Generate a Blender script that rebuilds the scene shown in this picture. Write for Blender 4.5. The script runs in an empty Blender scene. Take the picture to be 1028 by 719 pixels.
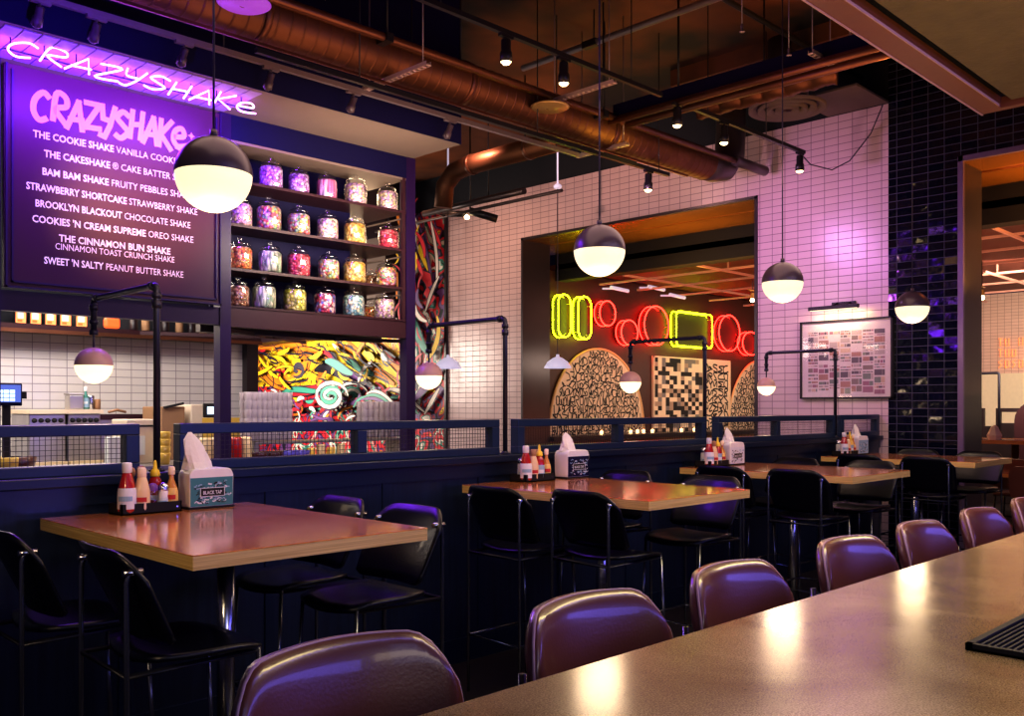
import bpy, bmesh, math, random
from mathutils import Vector, Matrix, Euler
R = math.radians
PI = math.pi
random.seed(7)
C = bpy.context.scene.collection
H = 1.494      # camera height
F = 928.0
CAMHZ = 409.0

def onY(u, v, Y):
    """world point seen at photo pixel (u,v) on the plane y = Y"""
    s = (u - 514) / F
    X = Y * (1 + s) / (1 - s)
    d = (X + Y) / math.sqrt(2)
    return (X, Y, H - (v - CAMHZ) * d / F)
def onX(u, v, X):
    s = (u - 514) / F
    Y = X * (1 - s) / (1 + s)
    d = (X + Y) / math.sqrt(2)
    return (X, Y, H - (v - CAMHZ) * d / F)

# ------------------------------------------------------------------ materials
MT = {}
def _new(name):
    m = bpy.data.materials.new(name); m.use_nodes = True
    nt = m.node_tree
    b = nt.nodes['Principled BSDF']
    MT[name] = m
    return m, nt, b
def rgba(c): return (c[0], c[1], c[2], 1.0)
def pm(name, col, rough=.5, metal=0.0, var=.15, scale=18, bump=0.0, emis=0.0, ecol=None, coat=0.0, col2=None, spec=None, bscale=None, rvar=0.0, contrast=0):
    m, nt, b = _new(name)
    tc = nt.nodes.new('ShaderNodeTexCoord')
    nz = nt.nodes.new('ShaderNodeTexNoise'); nz.inputs['Scale'].default_value = scale; nz.inputs['Detail'].default_value = 4
    nt.links.new(tc.outputs['Object'], nz.inputs['Vector'])
    mx = nt.nodes.new('ShaderNodeMix'); mx.data_type = 'RGBA'
    c2 = col2 or tuple(max(0, c * (1 - var)) for c in col)
    mx.inputs[6].default_value = rgba(col); mx.inputs[7].default_value = rgba(c2)
    if contrast:
        cm = nt.nodes.new('ShaderNodeMapRange'); cm.inputs['From Min'].default_value = .5 - contrast; cm.inputs['From Max'].default_value = .5 + contrast
        nt.links.new(nz.outputs['Fac'], cm.inputs['Value']); nt.links.new(cm.outputs[0], mx.inputs[0])
    else: nt.links.new(nz.outputs['Fac'], mx.inputs[0])
    nt.links.new(mx.outputs[2], b.inputs['Base Color'])
    b.inputs['Roughness'].default_value = rough
    if rvar:
        mr = nt.nodes.new('ShaderNodeMapRange'); mr.inputs['To Min'].default_value = max(0, rough - rvar); mr.inputs['To Max'].default_value = rough + rvar
        nt.links.new(nz.outputs['Fac'], mr.inputs['Value']); nt.links.new(mr.outputs['Result'], b.inputs['Roughness'])
    b.inputs['Metallic'].default_value = metal
    if spec is not None: b.inputs['Specular IOR Level'].default_value = spec
    if coat: b.inputs['Coat Weight'].default_value = coat; b.inputs['Coat Roughness'].default_value = .08
    if emis:
        b.inputs['Emission Color'].default_value = rgba(ecol or col); b.inputs['Emission Strength'].default_value = emis
    if bump:
        n2 = nt.nodes.new('ShaderNodeTexNoise'); n2.inputs['Scale'].default_value = bscale or scale * 4; n2.inputs['Detail'].default_value = 3
        nt.links.new(tc.outputs['Object'], n2.inputs['Vector'])
        bp = nt.nodes.new('ShaderNodeBump'); bp.inputs['Strength'].default_value = bump; bp.inputs['Distance'].default_value = .01
        nt.links.new(n2.outputs['Fac'], bp.inputs['Height']); nt.links.new(bp.outputs['Normal'], b.inputs['Normal'])
    return m

def tile(name, col, grout, axis, tw=.155, th=.078, rough=.15, var=.06, mortar=.0035, swap=None, bump=.4, tilt=.25):
    """stacked tile; axis 'X' = wall whose normal is x (uses y,z), 'Y' = wall with normal y (uses x,z)"""
    m, nt, b = _new(name)
    g = nt.nodes.new('ShaderNodeNewGeometry')
    sp = nt.nodes.new('ShaderNodeSeparateXYZ'); nt.links.new(g.outputs['Position'], sp.inputs[0])
    cb = nt.nodes.new('ShaderNodeCombineXYZ')
    nt.links.new(sp.outputs['Y' if axis == 'X' else 'X'], cb.inputs[0]); nt.links.new(sp.outputs['Z'], cb.inputs[1])
    br = nt.nodes.new('ShaderNodeTexBrick'); br.offset = 0; br.offset_frequency = 1; br.squash = 1
    br.inputs['Scale'].default_value = 1; br.inputs['Brick Width'].default_value = tw; br.inputs['Row Height'].default_value = th
    br.inputs['Mortar Size'].default_value = mortar; br.inputs['Mortar Smooth'].default_value = .15; br.inputs['Bias'].default_value = 0
    br.inputs['Color1'].default_value = rgba(col); br.inputs['Color2'].default_value = rgba(tuple(c * (1 - var) for c in col)); br.inputs['Mortar'].default_value = rgba(grout)
    nt.links.new(cb.outputs[0], br.inputs['Vector']); nt.links.new(br.outputs['Color'], b.inputs['Base Color'])
    mr = nt.nodes.new('ShaderNodeMapRange'); mr.inputs['To Min'].default_value = rough; mr.inputs['To Max'].default_value = .85
    nt.links.new(br.outputs['Fac'], mr.inputs['Value']); nt.links.new(mr.outputs['Result'], b.inputs['Roughness'])
    # slight waviness of each glazed tile, grooves at the grout
    wn = nt.nodes.new('ShaderNodeTexNoise'); wn.inputs['Scale'].default_value = 5; nt.links.new(g.outputs['Position'], wn.inputs['Vector'])
    ad = nt.nodes.new('ShaderNodeMath'); ad.operation = 'SUBTRACT'; nt.links.new(wn.outputs['Fac'], ad.inputs[0]); nt.links.new(br.outputs['Fac'], ad.inputs[1])
    # every tile sits at its own slight angle
    dv = nt.nodes.new('ShaderNodeVectorMath'); dv.operation = 'DIVIDE'; dv.inputs[1].default_value = (tw, th, 1); nt.links.new(cb.outputs[0], dv.inputs[0])
    fl = nt.nodes.new('ShaderNodeVectorMath'); fl.operation = 'FLOOR'; nt.links.new(dv.outputs[0], fl.inputs[0])
    fr = nt.nodes.new('ShaderNodeVectorMath'); fr.operation = 'SUBTRACT'; nt.links.new(dv.outputs[0], fr.inputs[0]); nt.links.new(fl.outputs[0], fr.inputs[1])
    wh_ = nt.nodes.new('ShaderNodeTexWhiteNoise'); wh_.noise_dimensions = '3D'; nt.links.new(fl.outputs[0], wh_.inputs['Vector'])
    ce = nt.nodes.new('ShaderNodeVectorMath'); ce.operation = 'SUBTRACT'; ce.inputs[1].default_value = (.5, .5, .5); nt.links.new(wh_.outputs['Color'], ce.inputs[0])
    dt = nt.nodes.new('ShaderNodeVectorMath'); dt.operation = 'DOT_PRODUCT'; nt.links.new(ce.outputs[0], dt.inputs[0]); nt.links.new(fr.outputs[0], dt.inputs[1])
    tm = nt.nodes.new('ShaderNodeMath'); tm.operation = 'MULTIPLY_ADD'; tm.inputs[1].default_value = tilt * 4; nt.links.new(dt.outputs['Value'], tm.inputs[0]); nt.links.new(ad.outputs[0], tm.inputs[2])
    bp = nt.nodes.new('ShaderNodeBump'); bp.inputs['Strength'].default_value = bump; bp.inputs['Distance'].default_value = .004
    nt.links.new(tm.outputs[0], bp.inputs['Height']); nt.links.new(bp.outputs['Normal'], b.inputs['Normal'])
    return m

def wood(name, c1, c2, axis=0, rough=.3, scale=6, coat=.3, fine=1.0, ply=False):
    m, nt, b = _new(name)
    tc = nt.nodes.new('ShaderNodeTexCoord'); mp = nt.nodes.new('ShaderNodeMapping')
    sc = [14, 14, 14]; sc[axis] = .9; sc = [.8, .8, 90] if ply else sc; mp.inputs['Scale'].default_value = sc
    nt.links.new(tc.outputs['Object'], mp.inputs['Vector'])
    nz = nt.nodes.new('ShaderNodeTexNoise'); nz.inputs['Scale'].default_value = scale * .4 * fine; nz.inputs['Detail'].default_value = 8; nz.inputs['Distortion'].default_value = .6
    nt.links.new(mp.outputs[0], nz.inputs['Vector'])
    cr = nt.nodes.new('ShaderNodeValToRGB'); cr.color_ramp.elements[0].position = .3; cr.color_ramp.elements[1].position = .7
    cr.color_ramp.elements[0].color = rgba(c1); cr.color_ramp.elements[1].color = rgba(c2)
    nt.links.new(nz.outputs['Fac'], cr.inputs[0]); nt.links.new(cr.outputs[0], b.inputs['Base Color'])
    b.inputs['Roughness'].default_value = rough; b.inputs['Coat Weight'].default_value = coat; b.inputs['Coat Roughness'].default_value = .12
    return m

def glassy(name, tint=(1, 1, 1), amount=.12, rough=.03):
    m, nt, b = _new(name)
    out = nt.nodes['Material Output']; nt.nodes.remove(b)
    tr = nt.nodes.new('ShaderNodeBsdfTransparent'); tr.inputs[0].default_value = rgba(tint)
    gl = nt.nodes.new('ShaderNodeBsdfGlossy'); gl.inputs['Roughness'].default_value = rough
    lw = nt.nodes.new('ShaderNodeLayerWeight'); lw.inputs['Blend'].default_value = .35
    mr = nt.nodes.new('ShaderNodeMapRange'); mr.inputs['To Min'].default_value = amount * .5; mr.inputs['To Max'].default_value = min(1, amount * 5)
    nz = nt.nodes.new('ShaderNodeTexNoise'); nz.inputs['Scale'].default_value = 30
    nt.links.new(lw.outputs['Facing'], mr.inputs['Value'])
    ms = nt.nodes.new('ShaderNodeMixShader'); nt.links.new(mr.outputs['Result'], ms.inputs[0])
    nt.links.new(tr.outputs[0], ms.inputs[1]); nt.links.new(gl.outputs[0], ms.inputs[2]); nt.links.new(ms.outputs[0], out.inputs[0])
    return m

def candy(name, cols, scale=55, stretch=(1, 1, 1), rough=.35, emis=.0):
    """heaped sweets: one flat colour for each voronoi cell, shade between them painted dark"""
    m, nt, b = _new(name)
    tc = nt.nodes.new('ShaderNodeTexCoord'); mp = nt.nodes.new('ShaderNodeMapping'); mp.inputs['Scale'].default_value = stretch
    nt.links.new(tc.outputs['Object'], mp.inputs[0])
    vo = nt.nodes.new('ShaderNodeTexVoronoi'); vo.inputs['Scale'].default_value = scale; nt.links.new(mp.outputs[0], vo.inputs['Vector'])
    sp = nt.nodes.new('ShaderNodeSeparateColor'); nt.links.new(vo.outputs['Color'], sp.inputs[0])
    cr = nt.nodes.new('ShaderNodeValToRGB'); cr.color_ramp.interpolation = 'CONSTANT'
    while len(cr.color_ramp.elements) < len(cols): cr.color_ramp.elements.new(.5)
    for i, c in enumerate(cols):
        cr.color_ramp.elements[i].position = i / len(cols); cr.color_ramp.elements[i].color = rgba(c)
    nt.links.new(sp.outputs[0], cr.inputs[0])
    dr = nt.nodes.new('ShaderNodeMapRange'); dr.inputs['From Min'].default_value = .35; dr.inputs['From Max'].default_value = .75; dr.inputs['To Min'].default_value = 1; dr.inputs['To Max'].default_value = .25
    nt.links.new(vo.outputs['Distance'], dr.inputs['Value'])
    mx = nt.nodes.new('ShaderNodeMix'); mx.data_type = 'RGBA'; mx.blend_type = 'MULTIPLY'; mx.inputs[0].default_value = 1  # shade between the sweets multiplied into the colour
    nt.links.new(cr.outputs[0], mx.inputs[6]); nt.links.new(dr.outputs['Result'], mx.inputs[7])
    nt.links.new(mx.outputs[2], b.inputs['Base Color']); b.inputs['Roughness'].default_value = rough
    bp = nt.nodes.new('ShaderNodeBump'); bp.inputs['Strength'].default_value = .8; bp.inputs['Distance'].default_value = .01; bp.invert = True
    nt.links.new(vo.outputs['Distance'], bp.inputs['Height']); nt.links.new(bp.outputs['Normal'], b.inputs['Normal'])
    return m

def emit(name, col, strength):
    m, nt, b = _new(name)
    b.inputs['Base Color'].default_value = rgba(tuple(min(1, c) * .5 for c in col))
    nz = nt.nodes.new('ShaderNodeTexNoise'); nz.inputs['Scale'].default_value = 8
    mx = nt.nodes.new('ShaderNodeMix'); mx.data_type = 'RGBA'; mx.inputs[6].default_value = rgba(col); mx.inputs[7].default_value = rgba(tuple(c * .92 for c in col))
    nt.links.new(nz.outputs['Fac'], mx.inputs[0]); nt.links.new(mx.outputs[2], b.inputs['Emission Color'])
    b.inputs['Emission Strength'].default_value = strength
    return m

# ------------------------------------------------------------------ mesh builder
class MB:
    def __init__(self): self.v = []; self.f = []; self.m = []; self.sm = []
    def add(self, vs, fs, mi=0, smooth=False):
        n = len(self.v); self.v += [tuple(p) for p in vs]
        for f in fs: self.f.append(tuple(i + n for i in f)); self.m.append(mi); self.sm.append(smooth)
        return self
    def box(self, x0, x1, y0, y1, z0, z1, mi=0, M=None):
        vs = [Vector((x, y, z)) for x in (x0, x1) for y in (y0, y1) for z in (z0, z1)]
        if M is not None: vs = [M @ p for p in vs]
        return self.add(vs, [(0, 1, 3, 2), (4, 6, 7, 5), (0, 4, 5, 1), (2, 3, 7, 6), (0, 2, 6, 4), (1, 5, 7, 3)], mi)
    def rbox(self, x0, x1, y0, y1, z0, z1, b=.004, mi=0, seg=2, M=None):
        bm = bmesh.new(); bmesh.ops.create_cube(bm, size=1)
        for p in bm.verts: p.co = Vector((x0 + (p.co.x + .5) * (x1 - x0), y0 + (p.co.y + .5) * (y1 - y0), z0 + (p.co.z + .5) * (z1 - z0)))
        bmesh.ops.bevel(bm, geom=bm.edges[:], offset=b, segments=seg, profile=.5, affect='EDGES')
        bm.verts.index_update()
        vs = [p.co.copy() for p in bm.verts]
        if M is not None: vs = [M @ p for p in vs]
        self.add(vs, [[q.index for q in f.verts] for f in bm.faces], mi, False); bm.free(); return self
    def bar(self, a, b, w, h=None, mi=0):
        a = Vector(a); b = Vector(b); h = h or w; d = (b - a).normalized()
        up = Vector((0, 0, 1)) if abs(d.z) < .95 else Vector((1, 0, 0))
        s = d.cross(up).normalized(); t = s.cross(d)
        vs = []
        for p in (a, b):
            for i, j in ((-1, -1), (1, -1), (1, 1), (-1, 1)): vs.append(p + s * w / 2 * i + t * h / 2 * j)
        return self.add(vs, [(0, 3, 2, 1), (4, 5, 6, 7), (0, 1, 5, 4), (1, 2, 6, 5), (2, 3, 7, 6), (3, 0, 4, 7)], mi)
    def tube(self, pts, r, n=10, mi=0, closed=False, caps=True, flat=1.0):
        pts = [Vector(p) for p in pts]; N = len(pts)
        rr = r if isinstance(r, (list, tuple)) else [r] * N
        prev = None; vs = []
        for i, p in enumerate(pts):
            if closed: t = (pts[(i + 1) % N] - pts[i - 1])
            else: t = (pts[min(i + 1, N - 1)] - pts[max(i - 1, 0)])
            t.normalize()
            if prev is None:
                a = Vector((0, 0, 1)) if abs(t.z) < .9 else Vector((1, 0, 0))
                s = t.cross(a).normalized()
            else:
                s = prev - t * prev.dot(t)
                s = s.normalized() if s.length > 1e-6 else t.orthogonal().normalized()
            prev = s; q = t.cross(s)
            for k in range(n):
                a = 2 * PI * k / n; vs.append(p + (s * math.cos(a) + q * math.sin(a) * flat) * rr[i])
        fs = []
        for i in range(N if closed else N - 1):
            j = (i + 1) % N
            for k in range(n):
                l = (k + 1) % n; fs.append((i * n + k, i * n + l, j * n + l, j * n + k))
        self.add(vs, fs, mi, True)
        if caps and not closed:
            b = len(self.v) - len(vs)
            self.f.append(tuple(b + k for k in range(n))[::-1]); self.m.append(mi); self.sm.append(False)
            self.f.append(tuple(b + (N - 1) * n + k for k in range(n))); self.m.append(mi); self.sm.append(False)
        return self
    def lathe(self, prof, cx=0, cy=0, cz=0, n=20, mi=0, smooth=True, M=None):
        vs = []; fs = []; k = len(prof)
        for i in range(n):
            a = 2 * PI * i / n
            for r, z in prof: vs.append(Vector((cx + r * math.cos(a), cy + r * math.sin(a), cz + z)))
        if M is not None: vs = [M @ p for p in vs]
        for i in range(n):
            j = (i + 1) % n
            for q in range(k - 1):
                fs.append((i * k + q, j * k + q, j * k + q + 1, i * k + q + 1))
        return self.add(vs, fs, mi, smooth)
    def poly(self, pts, mi=0): return self.add(pts, [tuple(range(len(pts)))], mi)
    def prism(self, pts2, z0, z1, mi=0, M=None, smooth=False):
        n = len(pts2)
        vs = [Vector((x, y, z0)) for x, y in pts2] + [Vector((x, y, z1)) for x, y in pts2]
        if M is not None: vs = [M @ p for p in vs]
        fs = [tuple(range(n))[::-1], tuple(range(n, 2 * n))] + [(i, (i + 1) % n, n + (i + 1) % n, n + i) for i in range(n)]
        return self.add(vs, fs, mi, smooth)
    def ribbon(self, pts, w, plane, c, mi=0, taper=False):
        """flat painted stroke on a wall; pts are (a,z)"""
        n = len(pts); L = []; Rr = []
        for i, p in enumerate(pts):
            q0 = pts[max(i - 1, 0)]; q1 = pts[min(i + 1, n - 1)]
            dx, dz = q1[0] - q0[0], q1[1] - q0[1]; l = math.hypot(dx, dz) or 1
            ww = (w[i] if isinstance(w, (list, tuple)) else w) / 2
            if taper: ww *= math.sin(PI * (i + .6) / (n + .2)) ** .6
            nx, nz = -dz / l * ww, dx / l * ww
            L.append((p[0] + nx, p[1] + nz)); Rr.append((p[0] - nx, p[1] - nz))
        W = (lambda a, z: (c, a, z)) if plane == 'X' else (lambda a, z: (a, c, z))
        vs = [W(*p) for p in L] + [W(*p) for p in Rr]
        return self.add(vs, [(i, i + 1, n + i + 1, n + i) for i in range(n - 1)], mi)
    def build(self, name, mats, parent=None, bevel=0, bseg=2, local=False, origin=None, auto=False):
        me = bpy.data.meshes.new(name)
        vs = [Vector(p) for p in self.v]
        off = Vector((0, 0, 0))
        if parent is not None and not local:
            r = parent
            while r.parent: r = r.parent
            off = r.location
        elif parent is None and not local:
            if origin is not None: off = Vector(origin)
            else:
                lo = [min(p[i] for p in vs) for i in range(3)]; hi = [max(p[i] for p in vs) for i in range(3)]
                off = Vector(((lo[0] + hi[0]) / 2, (lo[1] + hi[1]) / 2, lo[2]))
        me.from_pydata([p - off for p in vs], [], self.f)
        if not isinstance(mats, (list, tuple)): mats = [mats]
        for m in mats: me.materials.append(MT[m] if isinstance(m, str) else m)
        for i, p in enumerate(me.polygons): p.material_index = self.m[i]; p.use_smooth = self.sm[i]
        bm = bmesh.new(); bm.from_mesh(me); bmesh.ops.recalc_face_normals(bm, faces=bm.faces) if not getattr(self, 'flatmesh', False) else None
        bm.to_mesh(me); bm.free(); me.update()
        o = bpy.data.objects.new(name, me); C.objects.link(o)
        if parent is not None: o.parent = parent
        elif not local: o.location = off
        if bevel:
            md = o.modifiers.new('bevel', 'BEVEL'); md.width = bevel; md.segments = bseg; md.limit_method = 'ANGLE'; md.angle_limit = R(40)
        return o

def tag(o, label, cat, group=None, kind=None):
    o['label'] = label; o['category'] = cat
    if group: o['group'] = group
    if kind: o['kind'] = kind
    return o
def thing(name, label, cat, loc=(0, 0, 0), rotz=0, group=None):
    o = bpy.data.objects.new(name, None); o.empty_display_size = .1; C.objects.link(o)
    o.location = loc; o.rotation_euler = (0, 0, rotz)
    return tag(o, label, cat, group)
def struct(name, mb, mats, parent=None, **k):
    o = mb.build(name, mats, parent, **k); o['kind'] = 'structure'; return o
def kids(o): return [c for c in bpy.data.objects if c.parent == o]
def dup(root, loc, rotz, label, group=None):
    r = root.copy(); C.objects.link(r); r.location = loc; r.rotation_euler = (0, 0, rotz); r['label'] = label
    if group: r['group'] = group
    for ch in kids(root):
        c = ch.copy(); C.objects.link(c); c.parent = r
        for g in kids(ch):
            d = g.copy(); C.objects.link(d); d.parent = c
    return r
def arc(cx, cy, r, a0, a1, n): return [(cx + r * math.cos(a0 + (a1 - a0) * i / n), cy + r * math.sin(a0 + (a1 - a0) * i / n)) for i in range(n + 1)]
def rrect(x0, x1, y0, y1, r, n=5):
    p = []
    for cx, cy, a in ((x1 - r, y1 - r, 0), (x0 + r, y1 - r, PI / 2), (x0 + r, y0 + r, PI), (x1 - r, y0 + r, 1.5 * PI)):
        p += arc(cx, cy, r, a, a + PI / 2, n)
    return p
def fillet(pts, r, n=5):
    """round the inner corners of a 3-D polyline"""
    pts = [Vector(p) for p in pts]; out = [pts[0]]
    for i in range(1, len(pts) - 1):
        a, b, c = pts[i - 1], pts[i], pts[i + 1]
        d0 = (a - b).normalized(); d1 = (c - b).normalized()
        for k in range(n + 1):
            t = k / n; p0 = b + d0 * r; p1 = b + d1 * r
            out.append((1 - t) ** 2 * p0 + 2 * t * (1 - t) * b + t * t * p1)
    out.append(pts[-1]); return out
def text_mesh(s, size=1.0, bold=0.0):
    cu = bpy.data.curves.new('lettering', 'FONT'); cu.body = s; cu.size = size; cu.offset = bold; cu.resolution_u = 2
    o = bpy.data.objects.new('lettering', cu); C.objects.link(o)
    dg = bpy.context.evaluated_depsgraph_get(); me = bpy.data.meshes.new_from_object(o.evaluated_get(dg))
    vs = [p.co.copy() for p in me.vertices]; fs = [tuple(p.vertices) for p in me.polygons]
    bpy.data.objects.remove(o); bpy.data.curves.remove(cu); bpy.data.meshes.remove(me)
    return vs, fs

# ------------------------------------------------------------------ material set
tile('white_tile_side', (.68, .52, .52), (.26, .17, .20), 'X', rough=.28)
tile('white_tile_kitchen', (.74, .68, .62), (.30, .25, .25), 'Y')
tile('black_tile', (.004, .005, .014), (.07, .065, .11), 'X', tw=.155, th=.078, rough=.07, mortar=.0042, bump=.9, tilt=.9)
tile('dining_tile', (.72, .55, .48), (.35, .25, .22), 'X', tw=.12, th=.06)
pm('floor_dark', (.030, .022, .026), rough=.28, var=.5, scale=3)
pm('ceiling_lit_patches', (.30, .085, .020), rough=.7, scale=.55, col2=(.006, .003, .004), bump=.3, contrast=.12)  # orange noise patches stand in for uplit parts of the dark ceiling
pm('black_void', (.006, .006, .012), rough=.8)
pm('soffit_blue', (.006, .004, .040), rough=.6, spec=.15)
pm('soffit_beige', (.19, .135, .11), rough=.7, scale=4)
pm('navy_paint', (.006, .013, .040), rough=.32, var=.3, scale=5, bump=.08)
pm('navy_rail', (.012, .026, .066), rough=.3, var=.2)
wood('navy_panel', (.004, .007, .022), (.010, .018, .050), axis=2, rough=.35, coat=.15)
pm('frame_plum', (.022, .006, .050), rough=.4, var=.2, spec=.25)
pm('frame_dark', (.018, .008, .012), rough=.4)
pm('shelf_brown', (.042, .012, .018), rough=.45, spec=.3)
pm('pipe_black', (.035, .034, .055), rough=.36, metal=.4, var=.3)
pm('wire_dark', (.06, .05, .055), rough=.4, metal=.6)
pm('copper', (.26, .10, .055), rough=.4, metal=.7, var=.6, scale=3)
pm('duct_metal', (.25, .10, .048), rough=.5, metal=.8, var=.6, scale=2.5, bump=.1)
pm('duct_dark', (.12, .09, .09), rough=.4, metal=.7)
pm('brass_disc', (.55, .40, .14), rough=.4, metal=.5)
pm('track_black', (.02, .018, .022), rough=.4, metal=.3)
pm('violet_lit_disc', (.25, .05, .40), rough=.4, emis=.9)  # the vent is no lamp; violet light painted in as emission
pm('strut_steel', (.62, .48, .44), rough=.45, metal=.3)
pm('track_light', (.30, .24, .27), rough=.4, metal=.5)
pm('globe_top', (.075, .048, .062), rough=.3, var=.15)
pm('globe_top_tan', (.72, .46, .36), rough=.35, var=.1)
emit('globe_glow', (.93, .79, .49), 1.0)
emit('lamp_glow', (1.0, .78, .48), 1.35)
emit('spot_glow', (1.0, .72, .36), 9)
pm('white_shade', (.66, .62, .80), rough=.4, emis=.45)  # emission brightens the cones, stems and brackets in place of light
pm('cord', (.05, .04, .07), rough=.5)
wood('table_top', (.60, .20, .050), (.80, .32, .10), axis=1, rough=.17, coat=1.0)
wood('table_edge', (.60, .36, .09), (.95, .66, .24), axis=1, rough=.4, coat=.1, ply=True)
pm('steel', (.62, .64, .70), rough=.22, metal=1, var=.1)
pm('steel_brushed', (.55, .52, .52), rough=.34, metal=.85, var=.3, scale=6)
pm('chair_black', (.003, .0035, .008), rough=.32, spec=.32, var=.3, bump=.12, bscale=140, coat=.1)
pm('chair_tube', (.17, .18, .23), rough=.22, metal=.9)
pm('tube_dark', (.02, .02, .028), rough=.3, metal=.6)
pm('stool_leather', (.15, .040, .026), rough=.34, var=.35, scale=4, bump=.06, bscale=160, coat=.5, spec=.7)
pm('piping', (.42, .26, .30), rough=.4)
pm('rubber', (.010, .009, .011), rough=.6, spec=.25)
pm('white_plastic', (.80, .80, .78), rough=.35)
pm('paper', (.80, .78, .74), rough=.8, bump=.2)
pm('red_sauce', (.40, .012, .010), rough=.2, coat=.5)
pm('cream_sauce', (.80, .62, .36), rough=.3, coat=.4)
pm('yellow_plastic', (.85, .62, .04), rough=.35)
pm('mustard', (.82, .55, .10), rough=.3, coat=.3)
pm('amber_sauce', (.62, .28, .05), rough=.2, coat=.5)
pm('dark_sauce', (.06, .015, .012), rough=.2, coat=.5)
pm('label_white', (.72, .76, .80), rough=.5)
pm('label_blue', (.30, .48, .62), rough=.5)
pm('label_red', (.50, .02, .02), rough=.5)
pm('label_gold', (.75, .52, .16), rough=.5)
pm('cap_purple', (.16, .05, .28), rough=.3)
pm('wood_cap', (.38, .20, .10), rough=.5)
pm('salt_white', (.82, .82, .86), rough=.6)
pm('ink_black', (.012, .010, .012), rough=.7)
pm('board_purple', (.055, .017, .032), rough=.45, var=.1, scale=2, spec=.2)
emit('board_letter', (.92, .68, .84), .55)  # lettering brightened by emission, not lit from within
emit('logo_pink', (.66, .22, .80), .8)  # emission added to the painted heading, which is no lamp
emit('neon_white', (1.0, .50, 1.0), 3.0)
emit('neon_yellow', (.80, .95, .008), 14)
emit('neon_red', (1.0, .012, .008), 20)
emit('neon_red_core', (1.0, .20, .14), 6.0)
pm('neon_back', (.07, .018, .010), rough=.55, var=.3)  # wall tinted reddish in place of the red neon glow on it
pm('glow_tint_red', (.09, .003, .004), rough=.5)
pm('glow_tint_olive', (.045, .045, .006), rough=.5)
pm('cream_wood', (.84, .68, .50), rough=.6, var=.12, scale=4)
pm('cream_wood2', (.80, .52, .26), rough=.6, var=.12, scale=4)
pm('grey_sq', (.22, .20, .20), rough=.6)
pm('tan_sq', (.42, .30, .22), rough=.6)
pm('orange_ceiling', (.62, .26, .05), rough=.22, var=.4, scale=2, metal=.6)
pm('maroon_ceiling', (.16, .035, .018), rough=.6, var=.4, scale=2)
pm('grid_bar', (.70, .38, .30), rough=.5, emis=.06)  # weak emission stands in for light on the bars and bead
pm('metal_reveal', (.085, .068, .075), rough=.3, metal=.5, var=.3, scale=3)
pm('opening_frame', (.22, .15, .25), rough=.35, metal=.3)
pm('poster_paper', (.80, .68, .66), rough=.5)
pm('poster_frame', (.012, .008, .012), rough=.5)
for i, c in enumerate([(.32, .24, .22), (.48, .26, .22), (.18, .14, .17), (.70, .50, .38), (.42, .20, .26), (.25, .27, .24), (.55, .44, .42)]): pm('poster_%d' % i, c, rough=.6)
pm('concrete_canopy', (.30, .22, .07), rough=.7, var=.4, scale=8, bump=.5)
pm('canopy_brown', (.36, .11, .05), rough=.5)
pm('cream_wall', (.74, .66, .48), rough=.6, emis=.10)  # dim emission stands in for the white light on this wall
glassy('glass'); glassy('poster_glass', amount=.08, rough=.02)
emit('screen_blue', (.10, .16, .55), .9)
emit('screen_tile', (.55, .72, .95), 1.6)
pm('cardboard', (.34, .19, .10), rough=.7)
pm('kitchen_cream', (.72, .60, .48), rough=.4)
emit('menu_orange', (1.0, .30, .10), 1.2)
emit('menu_red', (1.0, .10, .02), 1.6)
emit('candle', (1.0, .55, .25), 5)
pm('bowl_blue', (.12, .10, .50), rough=.3)
pm('green_label', (.05, .22, .24), rough=.5)
pm('bottle_green', (.10, .30, .24), rough=.15, coat=.5)
pm('violet_lit_slats', (.45, .30, .62), rough=.5, var=.6, scale=6)  # violet light painted into the colour of the pale slats

# bar concrete: speckled, glossy
m, nt, b = _new('bar_concrete')
g = nt.nodes.new('ShaderNodeTexCoord')
n1 = nt.nodes.new('ShaderNodeTexNoise'); n1.inputs['Scale'].default_value = 380; n1.inputs['Detail'].default_value = 2
n2 = nt.nodes.new('ShaderNodeTexNoise'); n2.inputs['Scale'].default_value = 3.2; n2.inputs['Detail'].default_value = 6; n2.inputs['Distortion'].default_value = .8
nt.links.new(g.outputs['Object'], n1.inputs['Vector']); nt.links.new(g.outputs['Object'], n2.inputs['Vector'])
c1 = nt.nodes.new('ShaderNodeValToRGB'); c1.color_ramp.elements[0].position = .35; c1.color_ramp.elements[1].position = .68
c1.color_ramp.elements[0].color = (.22, .15, .060, 1); c1.color_ramp.elements[1].color = (.54, .43, .20, 1)
c2 = nt.nodes.new('ShaderNodeValToRGB'); c2.color_ramp.elements[0].position = .3; c2.color_ramp.elements[1].position = .7
c2.color_ramp.elements[0].color = (.50, .43, .38, 1); c2.color_ramp.elements[1].color = (1, 1, 1, 1)
mx = nt.nodes.new('ShaderNodeMix'); mx.data_type = 'RGBA'; mx.blend_type = 'MULTIPLY'; mx.inputs[0].default_value = 1
nt.links.new(n1.outputs['Fac'], c1.inputs[0]); nt.links.new(n2.outputs['Fac'], c2.inputs[0]); nt.links.new(c1.outputs[0], mx.inputs[6]); nt.links.new(c2.outputs[0], mx.inputs[7])
nt.links.new(mx.outputs[2], b.inputs['Base Color'])
mr = nt.nodes.new('ShaderNodeMapRange'); mr.inputs['To Min'].default_value = .10; mr.inputs['To Max'].default_value = .24; nt.links.new(n2.outputs['Fac'], mr.inputs['Value']); nt.links.new(mr.outputs[0], b.inputs['Roughness'])
b.inputs['Specular IOR Level'].default_value = .7

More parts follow.
